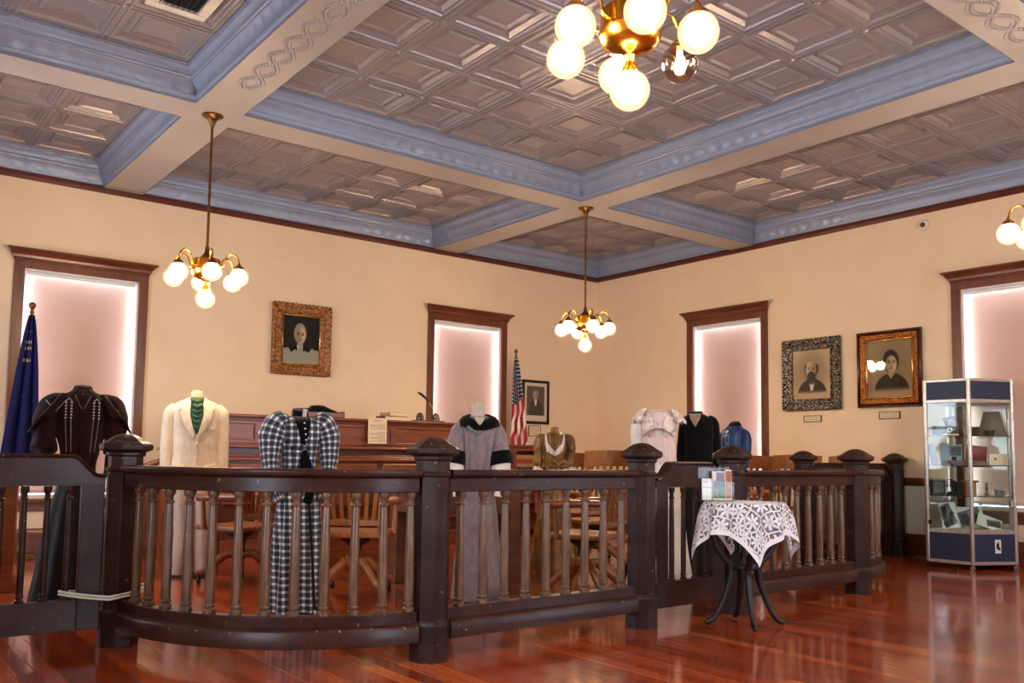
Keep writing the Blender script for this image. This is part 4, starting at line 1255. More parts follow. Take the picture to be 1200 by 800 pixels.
# front is local -y
chair('low slatted swivel armchair with its back to the curved railing', 3.13, 5.83, R(140), .88, True, 'oak')
chair('wooden swivel armchair half hidden behind the checked dress', 2.62, 6.75, R(200), .88, True, 'oakdk')
chair('slatted swivel armchair seen through the straight railing, below the bronze blouse', 4.50, 4.85, R(205), .90, True, 'oakdk')
chair('tall backed slatted oak chair rising right of the bronze blouse', 5.59, 5.90, R(165), 1.06, True, 'oak')
chair('farther slatted oak chair just behind the bronze blouse sleeve', 6.10, 6.90, R(150), 1.04, True, 'oakdk')
chair('oak chair half hidden behind the post left of the lace dress', 6.42, 6.15, R(160), 1.05, True, 'oak')
chair('oak chair with rounded back beside the blue bodice', 8.35, 6.12, R(110), 1.04, True, 'oakdk')
chair('pale oak chair alone before the wall below the bearded man portrait', 7.85, 5.45, R(150), 1.05, True, 'oak')
chair('oak chair mostly hidden behind the railing end, under the woman portrait', 8.68, 5.43, R(160), 1.05, False, 'oak', base='four')
# a table behind the right run
#table('dark side table standing behind the right railing gate', 8.05, 6.55, 1.1, .6, .78, .15, .07)
# speaker cabinet like wooden stand behind left gate
t = thing('wooden_stand', 'tall reddish wooden stand seen through the tied gate', 'stand', (1.02, 7.25, 0), R(-12))
MB().prism([(-.14, .0), (.15, 0), (.15, .05), (.12, .12), (.13, .78), (.16, .84), (-.16, .84), (-.12, .76), (-.10, .12)], -.10, .10).build('pedestal', M['bench'], t, bevel=.005)
MB().box((-.19, -.13, .84), (.19, .13, .875)).build('top', M['bench'], t, bevel=.005)
# ------------------------------------------------------------------ costumes on dress forms
def interp(tab, z):
    if z <= tab[0][0]: return tab[0][1:]
    for a, b in zip(tab, tab[1:]):
        if z <= b[0]:
            q = (z - a[0]) / (b[0] - a[0]); q = q * q * (3 - 2 * q) * .5 + q * .5
            return tuple(a[i] * (1 - q) + b[i] * q for i in range(1, len(a)))
    return tab[-1][1:]
class Body:
    """tab rows: z, cx, cy, rx, ry"""
    def __init__(s, tab, p=2.4): s.tab = tab; s.p = p
    def pt(s, z, a, k=1.0, extra=0.0):
        cx, cy, rx, ry = interp(s.tab, z); c, n = math.cos(a), math.sin(a); e = 2 / s.p
        return (cx + (rx * k + extra) * math.copysign(abs(c) ** e, c), cy + (ry * k + extra) * math.copysign(abs(n) ** e, n), z)
    def front(s, x, z, off=0.0):
        cx, cy, rx, ry = interp(s.tab, z); q = min(.985, abs((x - cx) / rx))
        return cy - ry * (1 - q ** s.p) ** (1 / s.p) - off
    def build(s, name, mat, parent, z0=None, z1=None, n=64, dz=.018, pleat=None, solid=0, cap=True, hem=0.0, uvk=1.0):
        z0 = s.tab[0][0] if z0 is None else z0; z1 = s.tab[-1][0] if z1 is None else z1
        m = max(2, int((z1 - z0) / dz)); vs = []; uv = []; fs = []
        for i in range(m + 1):
            z = z0 + (z1 - z0) * i / m; cx, cy, rx, ry = interp(s.tab, z); per = PI * (rx + ry) * 1.02
            for j in range(n + 1):
                a = PI / 2 + 2 * PI * j / n
                ex = pleat(z, a) if pleat else 0.0
                x, y, _ = s.pt(z, a, 1.0, ex)
                vs.append((x, y, z - (hem * math.sin(a * 5) * (1 - i / m) ** 6))); uv.append(((j / n - .5) * per * uvk, z))
        for i in range(m):
            for j in range(n):
                q = i * (n + 1) + j; fs.append((q, q + 1, q + n + 2, q + n + 1))
        if cap:
            fs.append(tuple(m * (n + 1) + j for j in range(n))); fs.append(tuple(reversed(range(n))))
        mb = MB(); mb.add(vs, fs); return mb.build(name, mat, parent, smooth=60, uv=uv, fix=False, solid=solid)
    def patch(s, name, poly, mat, parent, off=.006, thick=.006, cuts=3):
        """a shaped piece lying on the front of the body; poly in (x, z)"""
        bm = bmesh.new(); vs = [bm.verts.new((x, 0, z)) for x, z in poly]; bm.faces.new(vs)
        bmesh.ops.triangulate(bm, faces=bm.faces)
        bmesh.ops.subdivide_edges(bm, edges=bm.edges, cuts=cuts, use_grid_fill=True)
        for v in bm.verts: v.co.y = s.front(v.co.x, v.co.z, off)
        me = bpy.data.meshes.new(name); 
        uvl = bm.loops.layers.uv.new('UVMap')
        for f in bm.faces:
            for l in f.loops: l[uvl].uv = (l.vert.co.x, l.vert.co.z)
        bmesh.ops.recalc_face_normals(bm, faces=bm.faces)
        bm.to_mesh(me); bm.free(); me.materials.append(mat)
        o = bpy.data.objects.new(name, me); COL.objects.link(o); o.parent = parent
        so = o.modifiers.new('s', 'SOLIDIFY'); so.thickness = thick; so.offset = 0
        for p in me.polygons: p.use_smooth = True
        return o
def sleeve(name, path, rad, mat, parent, n=20, flat=1.0, sub=6, wr=.0, cap=True, uvoff=0.0, seed=0):
    """smooth tapering tube through path with radii; uv in metres"""
    P = [Vector(p) for p in path]; pts = []; rs = []
    for i in range(len(P) - 1):
        p0 = P[max(i - 1, 0)]; p1 = P[i]; p2 = P[i + 1]; p3 = P[min(i + 2, len(P) - 1)]
        for k in range(sub):
            t = k / sub
            q = .5 * ((2 * p1) + (p2 - p0) * t + (2 * p0 - 5 * p1 + 4 * p2 - p3) * t * t + (3 * p1 - p0 - 3 * p2 + p3) * t ** 3)
            pts.append(q); u = t * t * (3 - 2 * t); rs.append(rad[i] * (1 - u) + rad[i + 1] * u)
    pts.append(P[-1]); rs.append(rad[-1])
    vs = []; uv = []; fs = []; prev = None; L = 0
    for i, p in enumerate(pts):
        d = (pts[min(i + 1, len(pts) - 1)] - pts[max(i - 1, 0)]).normalized()
        a = Vector((0, 1, 0)) if prev is None else prev
        a = (a - d * a.dot(d)).normalized(); prev = a; b = d.cross(a)
        if i: L += (p - pts[i - 1]).length
        for j in range(n + 1):
            an = 2 * PI * j / n
            r = rs[i] * (1 + wr * math.sin(an * 3 + i * .9 + seed) * math.sin(i * .55 + seed) + wr * .6 * math.sin(an * 7 + i * .3))
            q = p + a * math.cos(an) * r * flat + b * math.sin(an) * r
            vs.append(tuple(q)); uv.append(((j / n - .5) * 2 * PI * .075 + uvoff, pts[0].z - L))
    m = len(pts) - 1
    for i in range(m):
        for j in range(n):
            q = i * (n + 1) + j; fs.append((q, q + 1, q + n + 2, q + n + 1))
    if cap: fs.append(tuple(reversed(range(n)))); fs.append(tuple(m * (n + 1) + j for j in range(n)))
    mb = MB(); mb.add(vs, fs); return mb.build(name, mat, parent, smooth=70, uv=uv, fix=False)
def button(parent, body, x, z, r, mat, off=.008, name='button'):
    y = body.front(x, z, off); m = Matrix.Translation((x, y, z)) @ Matrix.Rotation(PI / 2, 4, 'X')
    return MB().lathe([(.001, -.004), (r, -.003), (r, .002), (r * .6, .005), (.001, .005)], 10, mtx=m).build(name, mat, parent, smooth=40)
def stand(parent, zt, mat=None):
    MB().lathe([(.001, 0), (.15, 0), (.15, .012), (.03, .03), (.014, .05), (.014, zt), (.001, zt)], 16).build('form_stand', mat or M['iron'], parent, smooth=40)
G = None

# 1 cream suit ---------------------------------------------------------------
t = thing('dressed_mannequin', 'cream linen suit with green neckerchief on a headless dress form', 'mannequin', (2.42, 7.30, 0), R(-16), 'costumes on dress forms')
tr = Body([(.70, 0, 0, .165, .11), (.86, 0, 0, .165, .115), (1.0, 0, 0, .17, .12)])
for sx, top in ((-1, -.085), (1, .085)):
    sleeve('trouser_leg', [(top, 0, .86), (sx * .082, 0, .62), (sx * .075 + .01, -.005, .34), (sx * .075 + (.02 if sx > 0 else -.02), 0, .02)], [.088, .088, .072, .060], M['cream2'], t, n=24, flat=.9, wr=.035, seed=sx)
sb = Body([(.74, 0, 0, .215, .135), (.86, 0, 0, .205, .13), (1.0, 0, 0, .180, .12), (1.12, 0, 0, .178, .12), (1.25, 0, 0, .190, .12), (1.34, 0, 0, .195, .11), (1.385, 0, 0, .180, .095), (1.415, 0, .005, .14, .08), (1.44, 0, .01, .08, .06), (1.452, 0, .01, .06, .05)], 2.5)
sb.build('jacket', M['cream'], t, pleat=lambda z, a: .004 * math.sin(a * 9 + z * 21) * math.sin(z * 14), hem=.01)
for sx in (-1, 1):
    sleeve('sleeve', [(sx * .150, .005, 1.365), (sx * .192, .0, 1.315), (sx * .208, .0, 1.14), (sx * .212, -.02, .95), (sx * .205, -.045, .77)], [.045, .060, .056, .052, .048], M['cream'], t, wr=.04, flat=1.1, seed=sx)
    MB().sphere((sx * .205, -.055, .735), .034, 12, 8, sz=1.5).build('cuff_stuffing', M['cream2'], t, smooth=True)
sb.patch('scarf', [(-.05, 1.45), (.052, 1.45), (.058, 1.38), (.045, 1.27), (.02, 1.17), (.0, 1.15), (-.03, 1.22), (-.052, 1.34)], M['green'], t, .008, .010)
for i in range(6):
    z = 1.42 - i * .042; w_ = .050 - i * .005
    MB().tube([(-w_, sb.front(-w_, z, .010), z + .012), (0, sb.front(0, z - .012, .020), z - .012), (w_, sb.front(w_, z, .010), z + .008)], [.006, .012, .006], 8).build('scarf_fold', M['green'], t, smooth=True)
for sx in (-1, 1):
    sb.patch('lapel', [(sx * .055, 1.447), (sx * .125, 1.395), (sx * .118, 1.34), (sx * .138, 1.335), (sx * .085, 1.20), (sx * .008, 1.095), (sx * .004, 1.12), (sx * .052, 1.30), (sx * .048, 1.40)], M['cream'], t, .014, .008)
sb.patch('front_edge', [(.004, 1.10), (.012, 1.10), (.020, .90), (.05, .76), (.04, .76), (.008, .90)], M['cream2'], t, .007, .006)
for z in (1.07, .955): button(t, sb, .010, z, .011, M['paper'], .012)
for sx, z in ((-1, .90), (1, .90)): sb.patch('pocket_flap', [(sx * .07, z), (sx * .165, z + .012), (sx * .165, z - .035), (sx * .07, z - .045)], M['cream'], t, .008, .006)
sb.patch('breast_pocket', [(.075, 1.20), (.145, 1.21), (.145, 1.188), (.075, 1.178)], M['cream'], t, .008, .005)
MB().lathe([(.001, 1.42), (.052, 1.42), (.050, 1.46), (.048, 1.49), (.040, 1.505), (.02, 1.512), (.001, 1.513)], 24, (0, .012, 0)).build('form_neck', M['mannequin'], t, smooth=50)
stand(t, .75)

# 2 navy and white checked dress --------------------------------------------
t = thing('dressed_mannequin', 'navy and white checked long dress with puffed sleeves and black stand collar', 'mannequin', (2.47, 5.40, 0), R(-14), 'costumes on dress forms')
kb = Body([(.86, 0, 0, .108, .085), (.95, 0, 0, .108, .088), (1.05, .0, 0, .130, .105), (1.13, 0, 0, .140, .11), (1.20, 0, 0, .135, .095), (1.225, 0, .005, .10, .075), (1.245, 0, .01, .058, .05)], 2.3)
kb.build('bodice', M['check'], t, pleat=lambda z, a: .003 * math.sin(a * 12))
ks = Body([(.005, .01, 0, .190, .19), (.3, .008, 0, .168, .165), (.6, .003, 0, .140, .135), (.80, 0, 0, .118, .105), (.90, 0, 0, .106, .09)], 2.1)
ks.build('skirt', M['check'], t, n=120, pleat=lambda z, a: .013 * math.sin(a * 13 + .4 * math.sin(z * 6)) * min(1, (.95 - z) * 1.4), hem=.006)
for sx in (-1, 1):
    sleeve('sleeve', [(sx * .085, .01, 1.215), (sx * .145, .0, 1.20), (sx * .180, -.005, 1.12), (sx * .188, -.015, 1.02), (sx * .186, -.035, .90), (sx * .165, -.065, .78), (sx * .13, -.09, .70)], [.045, .078, .082, .066, .050, .040, .030], M['check'], t, n=28, wr=.06, flat=1.25, uvoff=.01, seed=sx * 2)
    kb.patch('wide_revers', [(sx * .012, 1.05), (sx * .055, 1.235), (sx * .135, 1.20), (sx * .12, 1.12), (sx * .05, 1.02)], M['check'], t, .014, .008)
kb.patch('inner_bodice', [(-.052, 1.24), (.05, 1.24), (.045, 1.14), (.012, 1.055), (-.012, 1.075), (-.045, 1.16)], M['blackvelvet'], t, .011, .006)
kb.patch('black_vest', [(.0, 1.02), (.022, 1.03), (.065, .93), (.072, .875), (-.015, .875), (-.012, .94)], M['blackvelvet'], t, .010, .006)
for sx, x0_ in ((-1, -.06), (1, .01)):
    kb.patch('jacket_front', [(x0_ + .0, 1.03), (x0_ + .05, 1.02), (x0_ + .05 + sx * .01, .95), (x0_ + .012 + sx * .02, .87), (x0_ - .02 + sx * .02, .87)], M['check'], t, .013, .007) if sx < 0 else None
rr = []
for z, r_ in ((1.228, .056), (1.25, .052), (1.275, .050), (1.292, .052)):
    rr.append([(r_ * math.cos(a) + .0, .01 + r_ * .9 * math.sin(a), z + (.012 * math.sin(a) if z > 1.27 else 0)) for a in [2 * PI * k / 24 for k in range(24)]])
MB().rings(rr).build('stand_collar', M['blackvelvet'], t, smooth=60)
MB().cbox((.016, -.048, 1.262), (.030, .008, .066), rz=.35, ry=.12).build('neck_bow', M['greyknit'], t, bevel=.003)
for i in range(4): button(t, kb, .004 + i * .004, 1.20 - i * .036, .006, M['whitepaper'], .018)
MB().cbox((.045, -.135, .74), (.055, .03, .11), ry=.25).build('black_bag', M['blackvelvet'], t, bevel=.01)
ks.patch('front_opening', [(.03, .80), (.045, .80), (.10, .02), (.085, .02)], M['velvet2'], t, .014, .003)
stand(t, .3)

# 3 grey robe ------------------------------------------------------------------
t = thing('dressed_mannequin', 'grey robe with black velvet collar and black banded bell sleeves', 'mannequin', (3.65, 5.05, 0), R(-32), 'costumes on dress forms')
gb = Body([(.88, .0, 0, .098, .085), (.95, 0, 0, .100, .085), (1.05, .005, 0, .115, .095), (1.15, .01, 0, .128, .10), (1.22, .01, 0, .130, .09), (1.26, .008, .005, .105, .075), (1.285, .005, .01, .06, .055)], 2.3)
gb.build('bodice', M['grey'], t, n=96, pleat=lambda z, a: .013 * (1 - abs(math.sin(a * 8)) ** .6) * max(0, min(1, (1.24 - z) * 6)))
gs = Body([(.015, .02, 0, .185, .16), (.25, .018, 0, .168, .15), (.5, .012, 0, .142, .13), (.75, .005, 0, .122, .11), (.90, 0, 0, .096, .084)], 2.2)
gs.build('skirt', M['grey'], t, n=100, pleat=lambda z, a: .007 * math.sin(a * 7 + z * 2) * min(1, (1.0 - z)))
gs.patch('skirt_overlap', [(.03, .66), (.10, .66), (.168, .02), (.085, .02), (.06, .30)], M['grey'], t, .012, .006, 4)
MB().rings([[(1.03 * gb.pt(z, a)[0], 1.05 * gb.pt(z, a)[1], z) for a in [2 * PI * k / 30 for k in range(30)]] for z in (.885, .90, .93, .945)], True, True).build('waistband', M['grey'], t, smooth=50)
for sx in (-1, 1):
    sleeve('bell_sleeve', [(sx * .09, .01, 1.235), (sx * .135, 0, 1.17), (sx * .152, -.02, 1.08), (sx * .165, -.035, .99)], [.045, .058, .066, .075], M['grey'], t, n=24, wr=.04, seed=sx)
    sleeve('black_cuff', [(sx * .158, -.028, 1.035), (sx * .165, -.035, .99), (sx * .172, -.042, .945)], [.0745, .079, .083], M['blackvelvet'], t, n=24)
    sleeve('white_undersleeve', [(sx * .165, -.035, .97), (sx * .163, -.05, .90), (sx * .155, -.07, .82), (sx * .145, -.085, .765), (sx * .14, -.09, .725)], [.066, .068, .050, .026, .030], M['white'], t, n=24, wr=.05, seed=sx)
# broad shawl collar
rr = []
for k in range(33):
    a = -PI * .5 + 2 * PI * k / 32
    rr.append([])
    for (q, dz, ex) in ((0, 1.283, .004), (.35, 1.262, .014), (.7, 1.235, .017), (1.0, 1.198, .015)):
        z = dz - (.030 + .012 * (1 - q)) * max(0, -math.sin(a)) ** 3
        p = gb.pt(min(z, 1.283), a, 1.0, ex); rr[-1].append((p[0], p[1], z + .014))
MB().rings(rr, False, False, closed=False).build('velvet_collar', M['blackvelvet'], t, smooth=60, solid=.008)
gb.patch('neck_insert', [(-.034, 1.272), (.044, 1.272), (.030, 1.245), (.006, 1.215), (-.018, 1.245)], M['greyknit'], t, .030, .006)
gb.patch('collar_lining', [(-.085, 1.20), (-.07, 1.215), (-.02, 1.175), (.02, 1.165), (.0, 1.15), (-.05, 1.168)], M['tealgrey'], t, .030, .006)
rr = []
for z, r_ in ((1.25, .060), (1.28, .052), (1.31, .045), (1.345, .044), (1.365, .047), (1.37, .042)):
    rr.append([(r_ * math.cos(a) + .0, .012 + r_ * .9 * math.sin(a), z - (.01 * math.sin(a) if z > 1.33 else 0)) for a in [2 * PI * k / 24 for k in range(24)]])
MB().rings(rr).build('knit_neck', M['greyknit'], t, smooth=60)
stand(t, .3)

# 4 dark brown velvet jacket -----------------------------------------------------
t = thing('dressed_mannequin', 'dark brown velvet jacket with white studs and cape sleeves over black skirt', 'mannequin', (1.354, 6.357, 0), R(-10), 'costumes on dress forms')
bb = Body([(.80, 0, 0, .10, .09), (.92, 0, 0, .098, .085), (1.0, 0, 0, .115, .095), (1.12, 0, 0, .145, .115), (1.24, 0, 0, .165, .12), (1.32, 0, 0, .165, .11), (1.37, 0, .005, .12, .085), (1.395, 0, .01, .07, .06), (1.41, 0, .01, .055, .05)], 2.3)
bb.build('jacket', M['velvet'], t, pleat=lambda z, a: .004 * math.sin(a * 10 + z * 8))
bs = Body([(.0, .0, 0, .255, .23), (.3, 0, 0, .215, .19), (.6, 0, 0, .165, .15), (.8, 0, 0, .12, .105), (.88, 0, 0, .10, .088)], 2.1)
bs.build('skirt', M['velvet2'], t, n=110, pleat=lambda z, a: .014 * math.sin(a * 11) * min(1, (.95 - z)))
for sx in (-1, 1):
    sleeve('sleeve', [(sx * .10, .01, 1.33), (sx * .175, 0, 1.29), (sx * .205, -.01, 1.19), (sx * .205, -.02, 1.08), (sx * .205, -.03, .99), (sx * .185, -.05, .84)], [.055, .082, .080, .062, .052, .042], M['velvet'], t, n=24, wr=.05, seed=sx)
    # cape: flared over-sleeve with a loose edge
    rr = []
    for i in range(9):
        q = i / 8; rr.append([])
        for k in range(15):
            a = -PI * .62 + PI * 1.24 * k / 14
            r_ = .075 + .075 * q + .010 * math.sin(a * 5 + 1) * q
            rr[-1].append((sx * (.105 + (.10 * q + .005) + r_ * .62 * math.cos(a) * (.6 + .4 * q)), -.01 + r_ * 1.02 * math.sin(a), 1.375 - q * .23 - .045 * abs(math.sin(a)) * (-q) - .03 * math.cos(a * 2) * q))
    MB().rings(rr, False, False, closed=False).build('cape_sleeve', M['velvet'], t, smooth=70, solid=.008)
    sleeve('cuff', [(sx * .212, -.03, 1.09), (sx * .214, -.035, 1.02), (sx * .216, -.04, 1.0)], [.066, .082, .074], M['velvet'], t, n=20, wr=.04)
MB().rings([[(r_ * math.cos(a), .012 + r_ * .85 * math.sin(a), z + .010 * math.sin(a)) for a in [2 * PI * k / 24 for k in range(24)]] for z, r_ in ((1.385, .068), (1.405, .062), (1.425, .056), (1.432, .050))]).build('collar', M['velvet'], t, smooth=60)
M['stud'] = mat_simple('white_studs', lin((225, 222, 214)), None, .4)
def studline(a, e, n, r=.0045):
    mb = MB()
    for i in range(n):
        x = a[0] + (e[0] - a[0]) * i / (n - 1); z = a[1] + (e[1] - a[1]) * i / (n - 1)
        mb.sphere((x, bb.front(x, z, .006), z), r, 6, 5)
    return mb.build('stud_row', M['stud'], t, smooth=True)
for sx in (-1, 1):
    for dx in (-.016, .016):
        studline((sx * .082 + dx, 1.315), (sx * .082 + dx, 1.215), 6, .0062)
        studline((sx * .082 + dx, 1.20), (sx * .070 + dx * .8, 1.00), 17, .0028)
    studline((sx * .082 - .016, 1.325), (sx * .082, 1.345), 5, .0028); studline((sx * .082 + .016, 1.325), (sx * .082, 1.345), 5, .0028)
    studline((sx * .045, 1.36), (sx * .010, 1.28), 9, .0022)
mb = MB()
for a, e, n_s in (((-.215, -.10, 1.325), (-.155, -.125, 1.255), 12), ((-.155, -.125, 1.255), (-.10, -.118, 1.33), 11), ((.215, -.10, 1.27), (.15, -.12, 1.285), 9)):
    for i in range(n_s):
        q = i / (n_s - 1); mb.sphere(tuple(a[k] + (e[k] - a[k]) * q for k in range(3)), .0028, 6, 5)
mb.build('cape_studs', M['stud'], t, smooth=True)
bb.patch('front_seam', [(-.004, 1.38), (.004, 1.38), (.006, .95), (-.006, .95)], M['velvet2'], t, .008, .005)
stand(t, .3)

# 5 bronze satin blouse ----------------------------------------------------------
t = thing('dressed_mannequin', 'bronze satin blouse with lace neckline and big waist bow', 'mannequin', (5.15, 5.95, 0), R(-40), 'costumes on dress forms')
ob = Body([(.84, 0, 0, .085, .075), (.92, 0, 0, .083, .075), (1.0, 0, 0, .098, .088), (1.10, 0, 0, .112, .10), (1.17, 0, 0, .112, .088), (1.205, 0, .005, .085, .065), (1.225, 0, .01, .045, .04)], 2.3)
ob.build('blouse', M['gold'], t, pleat=lambda z, a: .004 * math.sin(a * 12 + z * 10))
MB().lathe([(.001, 1.21), (.042, 1.21), (.036, 1.235), (.034, 1.262), (.030, 1.27), (.001, 1.268)], 20, (0, .01, 0)).build('collar', M['gold'], t, smooth=60)
for sx in (-1, 1):
    sleeve('sleeve', [(sx * .07, .005, 1.175), (sx * .12, 0, 1.16), (sx * .140, -.005, 1.09), (sx * .145, -.01, 1.02), (sx * .15, -.02, .96), (sx * .15, -.03, .90)], [.035, .050, .048, .037, .044, .034], M['gold'], t, n=24, wr=.09, seed=sx * 3)
    sleeve('lace_cuff', [(sx * .15, -.03, .915), (sx * .152, -.04, .86), (sx * .15, -.05, .80)], [.036, .05, .046], M['lace'], t, n=20, wr=.1)
    ob.patch('lace_edge', [(sx * .078, 1.205), (sx * .088, 1.20), (sx * .085, 1.12), (sx * .01, 1.03), (sx * .0, 1.05), (sx * .062, 1.125)], M['lace'], t, .010, .005)
ob.patch('lace_front', [(-.085, 1.14), (-.04, 1.085), (0, 1.045), (.05, 1.09), (.085, 1.13), (.07, 1.06), (.01, 1.01), (-.07, 1.05)], M['lace'], t, .008, .005)
for sx in (-1, 1):
    for (x_, z_, w_) in ((.035, 1.18, .05), (.02, 1.12, .05), (.012, 1.15, .03)):
        MB().tube([(sx * (x_ + .02), ob.front(sx * (x_ + .02), z_ + .03, .004), z_ + .035), (sx * x_, ob.front(sx * x_, z_, .010), z_), (sx * x_ * .3, ob.front(0, z_ - .03, .008), z_ - .04)], [.004, .010, .003], 6).build('drape', M['gold'], t, smooth=True)
for sx in (-1, 1):
    sleeve('bow_loop', [(.035, -.095, .935), (.035 + sx * .05, -.105, .965), (.035 + sx * .075, -.10, .935), (.035 + sx * .04, -.10, .92), (.035, -.095, .93)], [.008, .018, .022, .016, .008], M['gold'], t, n=10, flat=.5)
MB().sphere((.035, -.105, .933), .016, 12, 8).build('bow_knot', M['gold'], t, smooth=True)
sleeve('bow_tail', [(.035, -.10, .93), (.03, -.105, .87), (.045, -.10, .78)], [.008, .018, .022], M['gold'], t, n=10, flat=.4)
os_ = Body([(.0, 0, 0, .22, .20), (.3, 0, 0, .18, .165), (.6, 0, 0, .13, .12), (.8, 0, 0, .095, .085), (.86, 0, 0, .086, .076)], 2.1)
os_.build('skirt', M['gold'], t, n=100, pleat=lambda z, a: .010 * math.sin(a * 11) * min(1, (.9 - z)))
stand(t, .3)

# 6 blush lace dress --------------------------------------------------------------
t = thing('dressed_mannequin', 'blush and cream lace dress with dark chain belt beside the black top', 'mannequin', (5.156, 4.734, 0), R(-48), 'costumes on dress forms')
wb = Body([(.95, .02, 0, .130, .10), (1.05, .015, 0, .128, .10), (1.15, .01, 0, .125, .10), (1.25, .01, 0, .140, .11), (1.32, .01, 0, .142, .10), (1.36, .01, .005, .115, .08), (1.385, .01, .01, .065, .055)], 2.4)
wb.build('bodice', M['pinkwhite'], t, n=90, pleat=lambda z, a: .004 * abs(math.sin(a * 11)))
ws = Body([(.0, .02, 0, .25, .21), (.4, .02, 0, .20, .17), (.8, .02, 0, .15, .12), (.98, .02, 0, .132, .102)], 2.1)
ws.build('skirt', M['white'], t, n=90, pleat=lambda z, a: .012 * math.sin(a * 10) * min(1, 1.1 - z))
for sx in (-1, 1):
    wb.patch('lace_panel', [(sx * .045 + .01, 1.36), (sx * .10 + .01, 1.355), (sx * .138 + .01, 1.31), (sx * .13 + .01, 1.22), (sx * .06 + .01, 1.16), (sx * .035 + .01, 1.20), (sx * .05 + .01, 1.28)], M['lace'], t, .008, .006)
    rr = []
    for i in range(7):
        q = i / 6; rr.append([])
        for k in range(15):
            a = -PI * .6 + PI * 1.2 * k / 14; r_ = .055 + .055 * q + .008 * math.sin(a * 9) * q
            rr[-1].append((.01 + sx * (.10 + .055 * q + r_ * .55 * math.cos(a)), r_ * math.sin(a), 1.375 - .09 * q + .02 * (1 - q) - .015 * math.sin(a * 7) * q))
    MB().rings(rr, False, False, closed=False).build('lace_shoulder_frill', M['lace'], t, smooth=70, solid=.006)
sleeve('white_sleeve', [(-.10, .01, 1.30), (-.150, .0, 1.25), (-.158, -.01, 1.10), (-.165, -.02, .95), (-.16, -.04, .80)], [.05, .056, .046, .048, .034], M['white'], t, n=22, wr=.04)
wb.patch('yoke', [(-.035, 1.375), (.055, 1.375), (.05, 1.30), (.01, 1.26), (-.03, 1.30)], M['pinkwhite'], t, .007, .005)
M['chain'] = mat_simple('dark_bead_chain', lin((74, 60, 56)), None, .4)
ch_ = MB()
for i in range(22):
    q = i / 21; x = -.105 + .23 * q; z = 1.165 + .055 * math.sin(q * PI) + .012
    ch_.sphere((x, wb.front(x, z, .016), z), .0052, 6, 5); ch_.sphere((x + .004, wb.front(x, z - .012, .016), z - .014), .003, 6, 5)
ch_.build('bead_chain', M['chain'], t, smooth=True)
stand(t, .3)

# 7 black sweater --------------------------------------------------------------------
t = thing('dressed_mannequin', 'plain black V-neck long sleeved top on a taupe form', 'mannequin', (5.77, 4.83, 0), R(-50), 'costumes on dress forms')
kb2 = Body([(.85, 0, 0, .128, .11), (.95, 0, 0, .125, .10), (1.1, 0, 0, .12, .10), (1.25, 0, 0, .128, .105), (1.33, -.005, 0, .125, .09), (1.365, -.02, .005, .085, .065), (1.385, -.03, .01, .055, .05)], 2.5)
kb2.build('top', M['blackvelvet'], t)
for sx in (-1, 1):
    sleeve('sleeve', [(sx * .07, .005, 1.335), (sx * .115, 0, 1.30), (sx * .135, -.005, 1.15), (sx * .150, -.02, 1.0), (sx * .165, -.06, .92)], [.035, .045, .042, .038, .034], M['blackvelvet'], t, n=20, wr=.04)
kb2.patch('neck_opening', [(-.08, 1.378), (.02, 1.378), (.006, 1.33), (-.03, 1.265), (-.068, 1.33)], M['skin'], t, .006, .004)
MB().rings([[(-.03 + r_ * math.cos(a), .005 + r_ * .8 * math.sin(a), z + .006 * math.sin(a)) for a in [2 * PI * k / 24 for k in range(24)]] for z, r_ in ((1.365, .058), (1.385, .062), (1.398, .058), (1.40, .05))]).build('collar', M['blackvelvet'], t, smooth=60)
MB().sphere((.20, -.06, .985), .034, 12, 8, sz=.9).build('gathered_cuff', M['blackvelvet'], t, smooth=True)
sk = Body([(.0, 0, 0, .16, .14), (.5, 0, 0, .14, .12), (.88, 0, 0, .125, .105)], 2.2)
sk.build('skirt', M['velvet2'], t, n=70, pleat=lambda z, a: .008 * math.sin(a * 9))
stand(t, .3)

# 8 blue satin bodice --------------------------------------------------------------------
t = thing('dressed_mannequin', 'blue satin buttoned bodice turned sideways before the window', 'mannequin', (7.10, 5.50, 0), R(-82), 'costumes on dress forms')
ub = Body([(.95, 0, 0, .10, .095), (1.0, 0, 0, .10, .10), (1.10, 0, -.005, .115, .118), (1.20, 0, -.01, .118, .118), (1.28, 0, 0, .11, .10), (1.32, 0, .01, .08, .07), (1.345, 0, .015, .048, .042)], 2.2)
ub.build('bodice', M['bluesatin'], t, n=80, pleat=lambda z, a: .004 * math.sin(a * 11))
for sx in (-1, 1):
    sleeve('sleeve', [(sx * .08, .01, 1.28), (sx * .115, .01, 1.23), (sx * .125, .01, 1.12), (sx * .12, 0, 1.0), (sx * .10, -.03, .9)], [.04, .055, .052, .042, .034], M['bluesatin'], t, n=20, wr=.07)
MB().rings([[(r_ * math.cos(a), .012 + r_ * .9 * math.sin(a), z + .012 * math.sin(a)) for a in [2 * PI * k / 24 for k in range(24)]] for z, r_ in ((1.325, .062), (1.345, .066), (1.365, .050), (1.372, .042))]).build('dark_collar', M['blackvelvet'], t, smooth=60)
ub.patch('button_band', [(-.018, 1.32), (.018, 1.32), (.018, .98), (-.018, .98)], mat_simple('pale_blue_band', lin((86, 104, 140)), None, .5), t, .007, .005)
for i in range(8): button(t, ub, 0, 1.30 - i * .04, .008, M['blackvelvet'], .012)
us_ = Body([(.0, 0, 0, .24, .24), (.5, 0, 0, .16, .16), (.9, 0, 0, .105, .10), (.97, 0, 0, .10, .095)], 2.1)
us_.build('skirt', M['bluesatin'], t, n=80, pleat=lambda z, a: .010 * math.sin(a * 10))
stand(t, .3)
